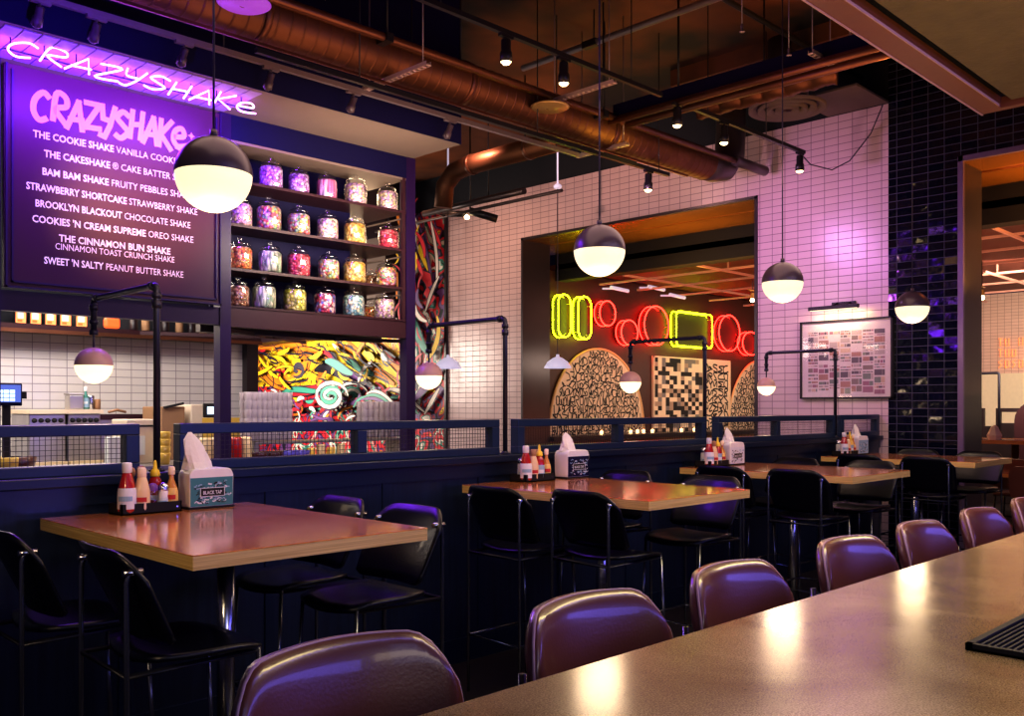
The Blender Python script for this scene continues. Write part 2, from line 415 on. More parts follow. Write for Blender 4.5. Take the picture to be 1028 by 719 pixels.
# graffiti wall: warped paint patches with black and white contour lines (world y,z)
def graffiti(name, ramp, scale, seed):
    m, nt, b = _new(name)
    g = nt.nodes.new('ShaderNodeNewGeometry')
    mp = nt.nodes.new('ShaderNodeMapping'); mp.inputs['Location'].default_value = (0, seed, seed * .7); nt.links.new(g.outputs['Position'], mp.inputs[0])
    w = nt.nodes.new('ShaderNodeTexNoise'); w.inputs['Scale'].default_value = scale * .7; w.inputs['Detail'].default_value = 1.5; w.inputs['Distortion'].default_value = 2.6
    nt.links.new(mp.outputs[0], w.inputs['Vector'])
    cr = nt.nodes.new('ShaderNodeValToRGB'); cr.color_ramp.interpolation = 'CONSTANT'
    while len(cr.color_ramp.elements) < len(ramp): cr.color_ramp.elements.new(.5)
    for i, (p, c) in enumerate(ramp): cr.color_ramp.elements[i].position = p; cr.color_ramp.elements[i].color = rgba(c)
    nt.links.new(w.outputs['Fac'], cr.inputs[0])
    # contours
    ml = nt.nodes.new('ShaderNodeMath'); ml.operation = 'MULTIPLY'; ml.inputs[1].default_value = 11; nt.links.new(w.outputs['Fac'], ml.inputs[0])
    fr = nt.nodes.new('ShaderNodeMath'); fr.operation = 'FRACT'; nt.links.new(ml.outputs[0], fr.inputs[0])
    lt = nt.nodes.new('ShaderNodeMath'); lt.operation = 'LESS_THAN'; lt.inputs[1].default_value = .12; nt.links.new(fr.outputs[0], lt.inputs[0])
    mx = nt.nodes.new('ShaderNodeMix'); mx.data_type = 'RGBA'; mx.inputs[7].default_value = (.012, .01, .014, 1)
    nt.links.new(lt.outputs[0], mx.inputs[0]); nt.links.new(cr.outputs[0], mx.inputs[6]); nt.links.new(mx.outputs[2], b.inputs['Base Color'])
    b.inputs['Roughness'].default_value = .5
    return m
Yl, Og, Rd, Gr, Wh, Pu, Dk, Br = (.95, .62, .02), (.85, .27, .02), (.60, .015, .03), (.06, .30, .22), (.75, .66, .58), (.16, .06, .22), (.02, .015, .03), (.42, .12, .04)
graffiti('graffiti_yellow', [(0, Og), (.30, Og), (.36, Yl), (.50, Yl), (.53, Og), (.57, Yl), (.68, Og), (.76, Wh)], 1.3, 2.1)
graffiti('graffiti_mixed', [(0, Gr), (.30, Rd), (.38, Wh), (.43, Gr), (.48, Rd), (.54, Dk), (.58, Pu), (.64, Rd), (.70, Yl)], 2.1, 5.3)
graffiti('graffiti_orange', [(0, Br), (.32, Yl), (.42, Og), (.50, Yl), (.56, Wh), (.60, Og), (.68, Pu)], 1.9, 9.1)
for n_, c_ in dict(yellow=Yl, orange=Og, red=Rd, green=Gr, white=Wh, purple=Pu, black=Dk).items(): pm('paint_' + n_, c_, rough=.5)

CAND = {
 'violet': candy('candy_violet', [(.75, .45, .85), (.45, .12, .65), (.85, .75, .85), (.55, .2, .5)]),
 'pink': candy('candy_pink', [(.85, .18, .42), (.9, .55, .7), (.7, .08, .3)], 45, (1, 1, .12)),
 'pastel': candy('candy_pastel', [(.85, .7, .62), (.8, .45, .5), (.75, .65, .3), (.6, .35, .6)]),
 'rainbow': candy('candy_rainbow', [(.8, .55, .12), (.7, .12, .12), (.75, .68, .5), (.25, .45, .25), (.6, .3, .5)]),
 'orange': candy('candy_orange', [(.9, .30, .08), (.8, .16, .05), (.92, .55, .18)]),
 'green': candy('candy_green', [(.55, .62, .42), (.30, .42, .30), (.75, .72, .6)], 50, (1, 1, .35)),
 'red': candy('candy_red', [(.75, .05, .10), (.5, .02, .05), (.9, .3, .3)], 50, (1, 1, 1.6)),
 'gold': candy('candy_gold', [(.85, .55, .12), (.7, .38, .08), (.9, .72, .35)], 50),
 'lime': candy('candy_lime', [(.65, .62, .08), (.45, .42, .05), (.8, .75, .3)], 50),
 'teal': candy('candy_teal', [(.15, .32, .36), (.4, .55, .55), (.65, .6, .45)], 50),
 'berry': candy('candy_berry', [(.6, .06, .12), (.12, .14, .5), (.8, .6, .6), (.3, .02, .1)], 45),
 'brown': candy('candy_brown', [(.3, .1, .05), (.5, .25, .12), (.7, .5, .35)], 50),
}

# frosted stacked glass: part see-through, part pale
m, nt, b = _new('frosted_glass')
b.inputs['Base Color'].default_value = (.80, .72, .78, 1); b.inputs['Roughness'].default_value = .15
nz = nt.nodes.new('ShaderNodeTexNoise'); nz.inputs['Scale'].default_value = 60
mr = nt.nodes.new('ShaderNodeMapRange'); mr.inputs['To Min'].default_value = .35; mr.inputs['To Max'].default_value = .75; nt.links.new(nz.outputs['Fac'], mr.inputs['Value'])
tr = nt.nodes.new('ShaderNodeBsdfTransparent'); ms = nt.nodes.new('ShaderNodeMixShader'); out = nt.nodes['Material Output']
nt.links.new(mr.outputs[0], ms.inputs[0]); nt.links.new(tr.outputs[0], ms.inputs[1]); nt.links.new(b.outputs[0], ms.inputs[2]); nt.links.new(ms.outputs[0], out.inputs[0])
# =================================================================== CAMERA
cam = bpy.data.cameras.new('camera'); co = bpy.data.objects.new('camera', cam); C.objects.link(co)
cam.sensor_width = 36; cam.lens = 36 * F / 1028; cam.shift_y = (CAMHZ - 359.5) / 1028
cam.clip_start = .02; cam.clip_end = 100
co.location = (0, 0, H); co.rotation_euler = (R(90), 0, R(-45)); bpy.context.scene.camera = co

# =================================================================== ROOM SHELL
struct('floor', MB().box(-3, 20, -3, 18, -.1, 0), 'floor_dark')
struct('ceiling', MB().box(-3, 9.4, -3, 18, 5.1, 5.2), 'ceiling_lit_patches')
TX = 9.4; TB = 9.95        # far wall front and back faces
w = MB()
w.box(TX, TB, 9.18, 10.80, 0, 4.6, 0)            # left of the serving window
w.box(TX, TB, 5.47, 9.18, 3.88, 4.6, 0)          # above it
w.box(TX, TB, 5.47, 9.18, 0, .95, 0)
w.box(TX, TB, 3.96, 5.47, 0, 4.6, 0)
w.box(TX, TB, 3.26, 3.96, 0, 5.1, 1)             # black glazed pier
w.box(TX, TB, -3, 3.26, 3.89, 5.1, 1)
w.box(TX + .02, TB, 3.96, 18, 4.6, 5.1, 2)
w.box(TX + .02, TB, 10.80, 18, 0, 4.6, 3)
struct('wall_right', w, ['white_tile_side', 'black_tile', 'black_void', 'metal_reveal'])
# linings
w = MB(); e = .012
w.box(TX - .012, TB, 9.18 - e, 9.18, .95, 3.88); w.box(TX - .012, TB, 5.47, 5.47 + e, .95, 3.88)
w.box(TX - .012, TB, 5.47, 9.18, 3.88 - e, 3.88, 1); w.box(TX - .03, TB, 5.47, 9.18, .95, .97)
w.box(TX - .02, TX + .02, 9.165, 9.20, .95, 3.90); w.box(TX - .02, TX + .02, 5.45, 5.485, .95, 3.90); w.box(TX - .02, TX + .02, 5.45, 9.2, 3.865, 3.90)
struct('window_1', w, ['metal_reveal', 'orange_ceiling'])
w = MB()
w.box(TX - .012, TB, 3.245, 3.262, 0, 3.89, 1); w.box(TX - .012, TB, -3, 3.26, 3.875, 3.89, 2)
w.box(TX - .03, TX + .012, 3.225, 3.275, 0, 3.92, 0); w.box(TX - .03, TX + .012, -3, 3.27, 3.87, 3.92, 0)
struct('door_1', w, ['opening_frame', 'metal_reveal', 'orange_ceiling'])
# kitchen back wall, its dark upper part and end trim
w = MB(); w.box(-3, 5.10, 9.3, 9.5, 0, 2.2, 0); w.box(-3, 5.10, 9.3, 9.5, 2.2, 5.1, 1)
struct('wall_left', w, ['white_tile_kitchen', 'black_void'])
struct('trim_1', MB().box(5.10, 5.235, 9.2, 9.5, 0, 2.75), 'frame_dark')
struct('wall_back', MB().box(5.16, TX, 17.4, 17.6, 0, 5.1), 'black_void')
# soffit in front of the bulkhead over the menu and the jar shelves
w = MB(); w.box(-3, 5.25, 5.87, 6.62, 3.732, 3.9, 0); w.box(-3, 5.25, 5.87, 6.62, 3.73, 3.732, 1); w.box(-3, 5.25, 5.86, 5.87, 3.73, 5.1, 0)
w.box(-3, 5.25, 5.87, 6.62, 3.9, 5.1, 0)
struct('trim_2', w, ['soffit_blue', 'soffit_beige'])
# bulkhead above the low part of the painted wall
w = MB(); w.box(8.9, TX, 11.72, 17.4, 2.7, 5.1, 0); w.box(8.895, 8.9, 11.72, 17.4, 3.1, 4.2, 1)
struct('trim_3', w, ['frame_dark', 'soffit_beige'])
# dining room beyond
struct('wall_dining', MB().box(TB, 18.5, 9.65, 9.8, 0, 3.6), 'neon_back')
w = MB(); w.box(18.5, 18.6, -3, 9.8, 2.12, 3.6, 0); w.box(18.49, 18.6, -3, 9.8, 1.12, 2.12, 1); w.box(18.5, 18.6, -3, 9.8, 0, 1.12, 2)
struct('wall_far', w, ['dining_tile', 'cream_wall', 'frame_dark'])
w = MB(); w.box(TB, 10.6, -3, 9.8, 3.86, 3.95, 1); w.box(10.6, 18.6, -3, 9.8, 3.62, 3.7, 0); w.box(10.6, 10.85, -3, 9.65, 3.45, 3.88, 2)
w.box(TX, 18.6, -3, 18, 5.1, 5.2, 2)
struct('ceiling_dining', w, ['maroon_ceiling', 'orange_ceiling', 'black_void'])
g = MB()
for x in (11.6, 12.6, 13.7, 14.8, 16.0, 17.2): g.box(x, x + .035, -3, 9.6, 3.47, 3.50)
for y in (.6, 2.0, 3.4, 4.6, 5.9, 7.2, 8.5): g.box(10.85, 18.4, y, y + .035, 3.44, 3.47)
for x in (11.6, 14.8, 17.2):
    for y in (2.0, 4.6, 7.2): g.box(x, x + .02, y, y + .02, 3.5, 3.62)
tag(g.build('ceiling_grid', 'grid_bar'), 'pink square metal bar grid with a painted glow, hung under the dining room ceiling', 'ceiling grid')

# ----- canopy over the bar
t = thing('bar_canopy', 'low hung canopy above the bar with brown edge band and olive concrete underside', 'canopy', (3, 1, 3.4))
w = MB(); w.box(-1, 6.42, 1.96, 2.09, 3.4, 3.62); w.box(6.36, 6.42, -2, 1.96, 3.4, 3.62)
w.build('edge_band', 'canopy_brown', t)
MB().box(-1, 6.36, 1.87, 1.96, 3.47, 3.62).box(6.27, 6.36, -2, 1.87, 3.47, 3.62).build('shadow_gap', 'black_void', t)
MB().box(-1, 6.27, -2, 1.87, 3.41, 3.62).build('concrete_panel', 'concrete_canopy', t)
MB().box(-1, 6.43, 2.087, 2.097, 3.395, 3.415).box(-1, 6.3, 1.95, 1.956, 3.395, 3.41).build('bead', 'grid_bar', t)
MB().tube([(3.5, 1, 3.6), (3.5, 1, 5.1)], .02).tube([(0.5, 1, 3.6), (.5, 1, 5.1)], .02).tube([(6, 1, 3.6), (6, 1, 5.1)], .02).build('hanger', 'track_black', t)

# =================================================================== PAINTED WALL
t = thing('mural', 'tall graffiti mural of yellow, orange, red and green swirls behind the shelves', 'mural', (TX, 14, 0))
w = MB(); c = TX - .014; cb_ = TX - .001
w.box(c, cb_, 13.6, 17.3, 1.9, 2.72, 0); w.box(c, cb_, 11.7, 13.6, 1.95, 2.72, 2)
w.box(c, cb_, 10.82, 17.3, 0, 1.9, 1); w.box(c, cb_, 10.82, 11.7, 1.9, 4.6, 1); w.box(c, cb_, 11.7, 13.6, 1.9, 1.95, 1)
w.box(c - .03, c + .013, 10.80, 10.84, 0, 4.62, 3)
w.build('painted_panel', ['graffiti_yellow', 'graffiti_mixed', 'graffiti_orange', 'frame_dark'], t)
def px(pts): return [onX(u, v, TX)[1:] for u, v in pts]
def spiral(u, v, ru, rv, turns, a0=0, n=26, inner=.15):
    return px([(u + ru * (inner + (1 - inner) * i / n) * math.cos(a0 + turns * 2 * PI * i / n), v + rv * (inner + (1 - inner) * i / n) * math.sin(a0 + turns * 2 * PI * i / n)) for i in range(n + 1)])
def bez(a, b, c_, d, n=14):
    return px([tuple((1 - t) ** 3 * a[k] + 3 * (1 - t) ** 2 * t * b[k] + 3 * (1 - t) * t * t * c_[k] + t ** 3 * d[k] for k in (0, 1)) for t in [i / n for i in range(n + 1)]])
sw = {k: MB() for k in ('yellow', 'orange', 'red', 'green', 'white', 'purple', 'black')}
for k in sw: sw[k].flatmesh = True
layer = [c - .003]
def stroke(pts, wd, col, edge=.05, taper=True, k=.62):
    wd *= k; edge *= .8
    layer[0] -= .0012; sw['black'].ribbon(pts, wd + edge, 'X', layer[0], taper=taper)
    layer[0] -= .0012; sw[col].ribbon(pts, wd, 'X', layer[0], taper=taper)
# big paint fields first
stroke(px([(262 + 46 * q / 8, 358 + 3 * math.sin(q)) for q in range(9)]), .55, 'orange', .02, False, 1)
stroke(px([(264 + 40 * q / 8, 368 + 4 * math.sin(q * 2)) for q in range(9)]), .55, 'yellow', .02, False, 1)
stroke(px([(330, 352), (352, 362), (376, 374), (400, 384)]), .42, 'yellow', .03, False, 1)
stroke(px([(350, 344), (372, 354), (402, 372)]), .34, 'orange', .03, False, 1)
# yellow head shape on the left, orange sweeps, spirals, pepper and beams
stroke(px([(283 + 24 * math.cos(a / 10 * PI), 362 + 19 * math.sin(a / 10 * PI)) for a in range(21)]), .34, 'orange', taper=False)
stroke(px([(284, 352), (290, 360), (284, 372)]), .55, 'yellow', 0)
stroke(px([(300, 357), (296, 368), (290, 376)]), .35, 'yellow', 0)
for q in ((258, 352, 262, 372, 268, 388, 290, 392), (262, 350, 268, 350, 276, 352, 284, 346), (292, 352, 310, 348, 320, 352, 332, 362)):
    stroke(bez(q[0:2], q[2:4], q[4:6], q[6:8]), .14, 'orange')
stroke(bez((338, 346), (352, 352), (370, 368), (398, 386)), .28, 'orange'); stroke(bez((352, 340), (372, 352), (388, 368), (404, 380)), .24, 'yellow')
stroke(bez((332, 352), (338, 370), (352, 376), (374, 384)), .22, 'purple'); stroke(bez((366, 340), (380, 346), (396, 360), (404, 366)), .16, 'red')
stroke(bez((318, 372), (330, 366), (344, 372), (350, 384)), .26, 'black'); stroke(bez((350, 364), (358, 362), (368, 374), (378, 376)), .24, 'green')
stroke(spiral(355, 398, 18, 15, 1.9, .6), .10, 'white', .08); stroke(spiral(355, 398, 12, 10, 1.5, 2.6), .09, 'green', .03)
stroke(bez((278, 404), (292, 384), (316, 402), (330, 382)), .26, 'red'); stroke(bez((283, 398), (296, 384), (312, 396), (326, 392)), .16, 'green')
stroke(bez((296, 412), (314, 398), (330, 416), (346, 386)), .22, 'red'); stroke(spiral(300, 410, 12, 9, 1.4, 2), .08, 'orange', .06)
stroke(bez((370, 382), (384, 390), (384, 402), (376, 416)), .13, 'white'); stroke(bez((380, 384), (394, 392), (392, 404), (386, 416)), .12, 'red')
stroke(bez((392, 392), (404, 388), (412, 398), (430, 414)), .12, 'white'); stroke(bez((394, 400), (406, 396), (414, 404), (424, 416)), .11, 'green')
stroke(bez((445, 390), (440, 398), (436, 406), (430, 416)), .12, 'white'); stroke(bez((447, 372), (438, 380), (428, 392), (420, 402)), .22, 'purple')
stroke(bez((418, 232), (424, 246), (428, 258), (434, 272)), .16, 'yellow'); stroke(bez((430, 214), (436, 226), (442, 236), (447, 248)), .14, 'red')
stroke(bez((437, 222), (440, 240), (446, 262), (442, 290)), .10, 'white'); stroke(bez((424, 222), (432, 246), (436, 268), (438, 286)), .08, 'purple')
stroke(px([(428, 276), (434, 280), (436, 288)]), .30, 'red'); stroke(px([(432, 292), (438, 300), (432, 308)]), .32, 'red')
stroke(bez((414, 270), (424, 284), (420, 300), (428, 316)), .16, 'red'); stroke(bez((446, 278), (440, 288), (436, 300), (432, 314)), .10, 'white')
stroke(bez((416, 316), (424, 326), (424, 344), (436, 356)), .26, 'green'); stroke(bez((444, 318), (449, 336), (442, 352), (434, 362)), .16, 'yellow')
stroke(bez((416, 330), (421, 344), (418, 362), (420, 380)), .18, 'purple'); stroke(bez((426, 312), (436, 324), (440, 340), (436, 348)), .08, 'red')
rn = random.Random(21)
def brush(u, v, ang, L, bend, wd, col, edge=.035):
    c0, s0 = math.cos(ang), math.sin(ang)
    pts = [(u - c0 * L / 2, v - s0 * L / 2), (u - c0 * L / 6 - s0 * bend, v - s0 * L / 6 + c0 * bend), (u + c0 * L / 6 - s0 * bend, v + s0 * L / 6 + c0 * bend), (u + c0 * L / 2, v + s0 * L / 2)]
    stroke(bez(*pts, n=9), wd, col, edge, k=1)
for q in range(34):      # yellow and orange streaks, steeper to the right
    u = rn.uniform(262, 400); v = rn.uniform(352, 384) - (u - 262) * .03
    brush(u, v, rn.choice((.75, .9, .6, -1.0)) if u > 330 else rn.uniform(-1.6, 1.2), rn.uniform(9, 26), rn.uniform(-5, 5), rn.uniform(.03, .10), rn.choice(['yellow', 'orange', 'yellow', 'orange', 'red', 'white', 'yellow', 'purple'] if u > 330 else ['yellow', 'orange', 'yellow', 'yellow', 'red']), .022)
for q in range(62):      # thin black line work over the colour fields
    u = rn.uniform(258, 402); v = rn.uniform(346, 388)
    a_ = rn.choice((.7, .85, .6)) if u > 326 else rn.uniform(-1.5, 1.5); L_ = rn.uniform(7, 22); bd = rn.uniform(-5, 5); c0, s0 = math.cos(a_), math.sin(a_)
    layer[0] -= .0003; sw['black'].ribbon(bez((u - c0 * L_ / 2, v - s0 * L_ / 2), (u - s0 * bd, v + c0 * bd), (u + c0 * L_ / 4 - s0 * bd, v + s0 * L_ / 4 + c0 * bd), (u + c0 * L_ / 2, v + s0 * L_ / 2), n=8), rn.uniform(.015, .045), 'X', layer[0], taper=True)
for q in range(64):      # dense curls lower down
    u = rn.uniform(282, 402); v = rn.uniform(392, 420)
    brush(u, v, rn.uniform(0, PI), rn.uniform(6, 18), rn.uniform(-7, 7), rn.uniform(.03, .08), rn.choice(['red', 'white', 'green', 'red', 'purple', 'orange', 'white']), .025)
for q in range(46):      # tall strip at the corner
    u = rn.uniform(416, 446); v = rn.uniform(214, 412)
    brush(u, v, rn.uniform(.9, 2.1), rn.uniform(10, 30), rn.uniform(-6, 6), rn.uniform(.025, .075), rn.choice(['black', 'red', 'red', 'white', 'red', 'green', 'purple'] if v > 300 else ['black', 'red', 'orange', 'yellow', 'red', 'white', 'black']), .025)
stroke(spiral(355, 398, 18, 15, 1.9, .6), .09, 'white', .06, k=1); stroke(spiral(355, 398, 12, 10, 1.5, 2.6), .07, 'green', .03, k=1)
stroke(spiral(322, 372, 7, 8, 1.2, 1), .09, 'black', .02, k=1); stroke(bez((350, 364), (358, 362), (368, 374), (378, 376)), .14, 'green', k=1)
for k0 in range(3): stroke(bez((392 - 3 * k0, 396 + 3 * k0), (404, 388 + 4 * k0), (412, 398 + 4 * k0), (430 - 4 * k0, 416)), .05, ('white', 'green', 'purple')[k0], .03, k=1)
w = MB(); w.flatmesh = True; ks = list(sw)
for k in ks: w.add(sw[k].v, sw[k].f, ks.index(k))
w.build('painted_swirls', ['paint_' + k for k in ks], t)['kind'] = 'stuff'

# =================================================================== MENU FRAME, BOARD, SIGN
YM = 6.5
t = thing('steel_frame', 'plum painted steel post frame holding the menu board and jar shelves', 'frame', (3.4, YM, 0))
for x0, x1 in ((1.77, 1.87), (3.38, 3.47), (5.17, 5.27)): MB().box(x0, x1, YM, YM + .10, 0, 3.73).build('post', 'frame_plum', t)
MB().box(-3, 3.40, YM + .01, YM + .09, 2.12, 2.25).build('beam', 'frame_plum', t)
MB().box(3.47, 5.17, YM + .01, YM + .09, 2.11, 2.26).build('beam', 'shelf_brown', t)
MB().box(3.47, 5.17, YM + .005, YM + .06, 3.54, 3.73).build('header_panel', 'soffit_blue', t)
MB().box(-3, 1.77, YM + .02, YM + .08, 2.25, 3.73).build('side_panel', 'soffit_blue', t)
MB().bar((3.5, YM + .1, 2.09), (5.2, 8.2, 2.16), .03).bar((3.5, 8.2, 2.16), (5.2, YM + .1, 2.09), .03).build('brace', 'shelf_brown', t)
MB().box(3.47, 5.27, 7.0, 7.08, 2.10, 2.2).build('rear_beam', 'frame_dark', t)

t = thing('menu_board', 'purple milkshake menu board with pink graffiti heading and eight lettered lines', 'menu board', (2.6, YM - .03, 2.26))
YB = YM - .035
MB().box(1.88, 3.375, YB, YM, 2.262, 3.70).build('panel', 'board_purple', t)
w = MB()
for i, o_ in enumerate((0, .035)):
    x0, x1, z0, z1 = 1.885 + o_, 3.37 - o_, 2.262 + o_, 3.70 - o_; k = .013
    w.box(x0, x1, YB - .014, YB, z0, z0 + k); w.box(x1 - k, x1, YB - .014, YB, z0, z1); w.box(x0, x0 + k, YB - .014, YB, z0, z1)
w.build('moulding', 'frame_plum', t)
def line(parts, u0, v0, u1, v1, cap=.047):
    """parts: list of (text, bold); fitted between two photo points on the board face"""
    a = onY(u0, v0, YB); b_ = onY(u1, v1, YB); x = 0; V = []; Fs = []
    for s, bold in parts:
        vs, fs = text_mesh(s, 1, .022 if bold else .0)
        mx_ = max(p.x for p in vs); n = len(V); V += [(p.x + x, p.y) for p in vs]; Fs += [tuple(i + n for i in f) for f in fs]; x += mx_ + .28
    W = max(p[0] for p in V); sx = (b_[0] - a[0]) / W; z = (a[2] + b_[2]) / 2 - cap / 2
    mb = MB(); mb.flatmesh = True; mb.add([(a[0] + p[0] * sx, YB - .003, z + p[1] * cap / .70) for p in V], Fs)
    return mb.build('lettering', 'board_letter', t)
line([('THE COOKIE SHAKE', 1), ('VANILLA COOKIE SHAKE', 0)], 33, 138.5, 204, 163, .046)
line([('THE CAKESHAKE', 1), ('\u00ae', 0), ('CAKE BATTER SHAKE', 0)], 44, 157.5, 195, 178, .046)
line([('BAM BAM SHAKE', 1), ('FRUITY PEBBLES SHAKE', 0)], 42, 173, 193, 196, .046)
line([('STRAWBERRY SHORTCAKE', 1), ('STRAWBERRY SHAKE', 0)], 26, 187, 198, 212, .046)
line([('BROOKLYN BLACKOUT', 1), ('CHOCOLATE SHAKE', 0)], 35, 205, 191, 225, .046)
line([("COOKIES 'N CREAM SUPREME", 1), ('OREO SHAKE', 0)], 32, 220, 194, 240, .046)
line([('THE CINNAMON BUN SHAKE', 1)], 59, 240, 171, 251.5, .046)
line([('CINNAMON TOAST CRUNCH SHAKE', 0)], 55, 248, 175, 260, .042)
line([("SWEET 'N SALTY", 1), ('PEANUT BUTTER SHAKE', 0)], 44, 262, 184, 275, .046)
# hand drawn letters, one unit high
GL = {
 'C': ([[(.85, .82), (.5, 1), (.12, .72), (.08, .3), (.4, 0), (.8, .12)]], .95),
 'R': ([[(.15, 0), (.22, 1), (.7, .95), (.78, .62), (.25, .45), (.85, -.05)]], .9),
 'A': ([[(0, 0), (.5, 1), (.8, 0)], [(.12, .32), (.78, .36)]], .85),
 'Z': ([[(.05, .95), (.8, .95), (.1, .05), (.9, .08)]], .9),
 'Y': ([[(.05, 1), (.15, .52), (.55, .48)], [(.75, 1), (.55, .3), (.3, -.15), (.05, -.1)]], .82),
 'S': ([[(.8, .85), (.4, 1), (.1, .75), (.45, .5), (.75, .28), (.4, 0), (.02, .12)]], .85),
 'H': ([[(.12, 1), (.08, 0)], [(.7, 1), (.66, 0)], [(.1, .48), (.7, .55)]], .85),
 'K': ([[(.12, 1), (.1, 0)], [(.75, 1), (.15, .45), (.8, -.08)]], .85),
 'e': ([[(.12, .42), (.72, .52), (.55, .85), (.18, .7), (.1, .3), (.4, .02), (.95, .12)]], .9)}
def smooth(p, n=6):
    if len(p) < 3: return p
    out = []
    for i in range(len(p) - 1):
        p0, p1, p2, p3 = p[max(i - 1, 0)], p[i], p[i + 1], p[min(i + 2, len(p) - 1)]
        for k in range(n):
            t_ = k / n; f = lambda a, b, c__, d: .5 * (2 * b + (c__ - a) * t_ + (2 * a - 5 * b + 4 * c__ - d) * t_ ** 2 + (3 * b - a - 3 * c__ + d) * t_ ** 3)
            out.append((f(p0[0], p1[0], p2[0], p3[0]), f(p0[1], p1[1], p2[1], p3[1])))
    out.append(p[-1]); return out
# painted heading, its glow added as emission
x = onY(31, 104, YB)[0]; xe = onY(186, 140, YB)[0]; word = 'CRAZYSHAKe'
tot = sum(GL[ch][1] for ch in word); sc_ = (xe - x) / tot; zz = 3.375
for i, ch in enumerate(word):
    mb = MB(); mb.flatmesh = True; q = 0
    hh = .185 if ch != 'e' else .16
    for st in GL[ch][0]:
        q += 1
        pts = smooth(st, 5) if ch in 'CRSe' else st
        pts = [(x + sc_ * (a * 1.02 + .12 * b_), zz + b_ * hh + .012 * math.sin(i * 2.3)) for a, b_ in pts]
        if ch not in 'CRSe':     # separate fat bars for straight letters
            for a_, b2 in zip(pts[:-1], pts[1:]):
                q += 1; dx, dz = b2[0] - a_[0], b2[1] - a_[1]; l = math.hypot(dx, dz); e_ = .014
                mb.ribbon([(a_[0] - dx / l * e_, a_[1] - dz / l * e_), (b2[0] + dx / l * e_, b2[1] + dz / l * e_)], .036, 'Y', YB - .003 - q * .0004)
        else: mb.ribbon(pts, .038, 'Y', YB - .003 - q * .0004)
    mb.build('heading_letter', 'logo_pink', t); x += sc_ * GL[ch][1]
mb = MB(); mb.flatmesh = True; mb.ribbon([(xe - .08, 3.375), (xe - .02, 3.36), (xe + .03, 3.40), (xe + .045, 3.44)], .018, 'Y', YB - .004, taper=True)
a_, z_ = xe + .045, 3.485
mb.add([(a_ + .028 * math.cos(k * PI / 4) * (1 if k % 2 == 0 else .45), YB - .0045, z_ + .028 * math.sin(k * PI / 4) * (1 if k % 2 == 0 else .45)) for k in range(8)], [tuple(range(8))])
mb.build('heading_flourish', 'logo_pink', t)

# neon sign above the board
YN = 6.06
t = thing('neon_sign', 'violet white handwritten neon sign hanging above the menu board', 'neon sign', (2.6, YN, 3.55))
x = onY(4, 50, YN)[0]; xe = onY(254, 104, YN)[0]; word = 'CRAZYSHAKe'; tot = sum(GL[ch][1] for ch in word) - .1; sc_ = (xe - x) / tot; zz = 3.612
for i, ch in enumerate(word):
    for st in GL[ch][0]:
        pts = smooth(st, 5) if ch in 'CRSYeZ' else st
        hh = .100 if ch != 'e' else .09
        P3 = [(x + sc_ * (a * .98 + .28 * b_ - .05), YN, zz + b_ * hh + .008 * math.sin(i * 1.7)) for a, b_ in pts]
        MB().tube(P3, .0062, 8).build('neon_tube', 'neon_white', t)
    x += sc_ * GL[ch][1]
w = MB()
for k in range(9): w.tube([(1.8 + k * .19, YN + .01, 3.64), (1.8 + k * .19, YN + .01, 3.73)], .004, 6)
w.box(1.76, 3.4, YN + .005, YN + .02, 3.64, 3.65)
w.build('mounting_bracket', 'track_black', t)
# slatted strip behind the sign, violet light painted into its colour
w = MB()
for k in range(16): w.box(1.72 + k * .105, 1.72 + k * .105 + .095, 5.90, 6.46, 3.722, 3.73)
tag(w.build('slat_panel', 'violet_lit_slats'), 'weathered pale slats under the soffit with violet light painted in, above the neon sign', 'panel')

# =================================================================== JAR SHELVES
t = thing('display_shelving', 'dark open display shelving with four shelves of candy jars', 'shelving', (4.3, YM + .1, 2.2))
ZS = [3.245, 2.905, 2.565, 2.275]
for z in ZS: MB().box(3.47, 5.17, YM + .01, YM + .62, z - .022, z).build('shelf', 'shelf_brown', t)
MB().box(3.47, 4.80, YM + .34, YM + .36, 2.25, 3.54).build('back_panel', 'soffit_blue', t)
for x in (4.80, 5.13):
    for y in ((YM + .6,) if x == 4.80 else (YM + .02, YM + .6)): MB().box(x, x + .03, y - .015, y + .015, 2.26, 3.54).build('upright', 'shelf_brown', t)
for z in (3.53, 3.18, 2.84, 2.50): MB().bar((5.15, YM + .03, z), (5.15, YM + .6, z), .014).bar((4.82, YM + .6, z), (5.155, YM + .6, z), .014).build('rail', 'soffit_beige', t)
MB().box(3.47, 5.17, YM + .01, YM + .62, 3.52, 3.54).build('top_panel', 'soffit_beige', t)
def jar_parts():
    body = MB().lathe([(0, .002), (.078, .002), (.086, .012), (.086, .135), (.076, .155), (.066, .160), (.066, .168)], n=20)
    lid = MB().lathe([(.072, .165), (.074, .172), (.058, .184), (.02, .190), (.012, .196), (.020, .206), (.018, .216), (0, .222)], n=18)
    fill = MB().lathe([(0, .006), (.076, .006), (.081, .016), (.081, .134), (.070, .148), (.03, .152), (0, .148)], n=20)
    return body, lid, fill
jb, jl, jf = [m_.build(n_, 'glass', None, local=True) for m_, n_ in zip(jar_parts(), ('jar_body', 'jar_lid', 'candy'))]
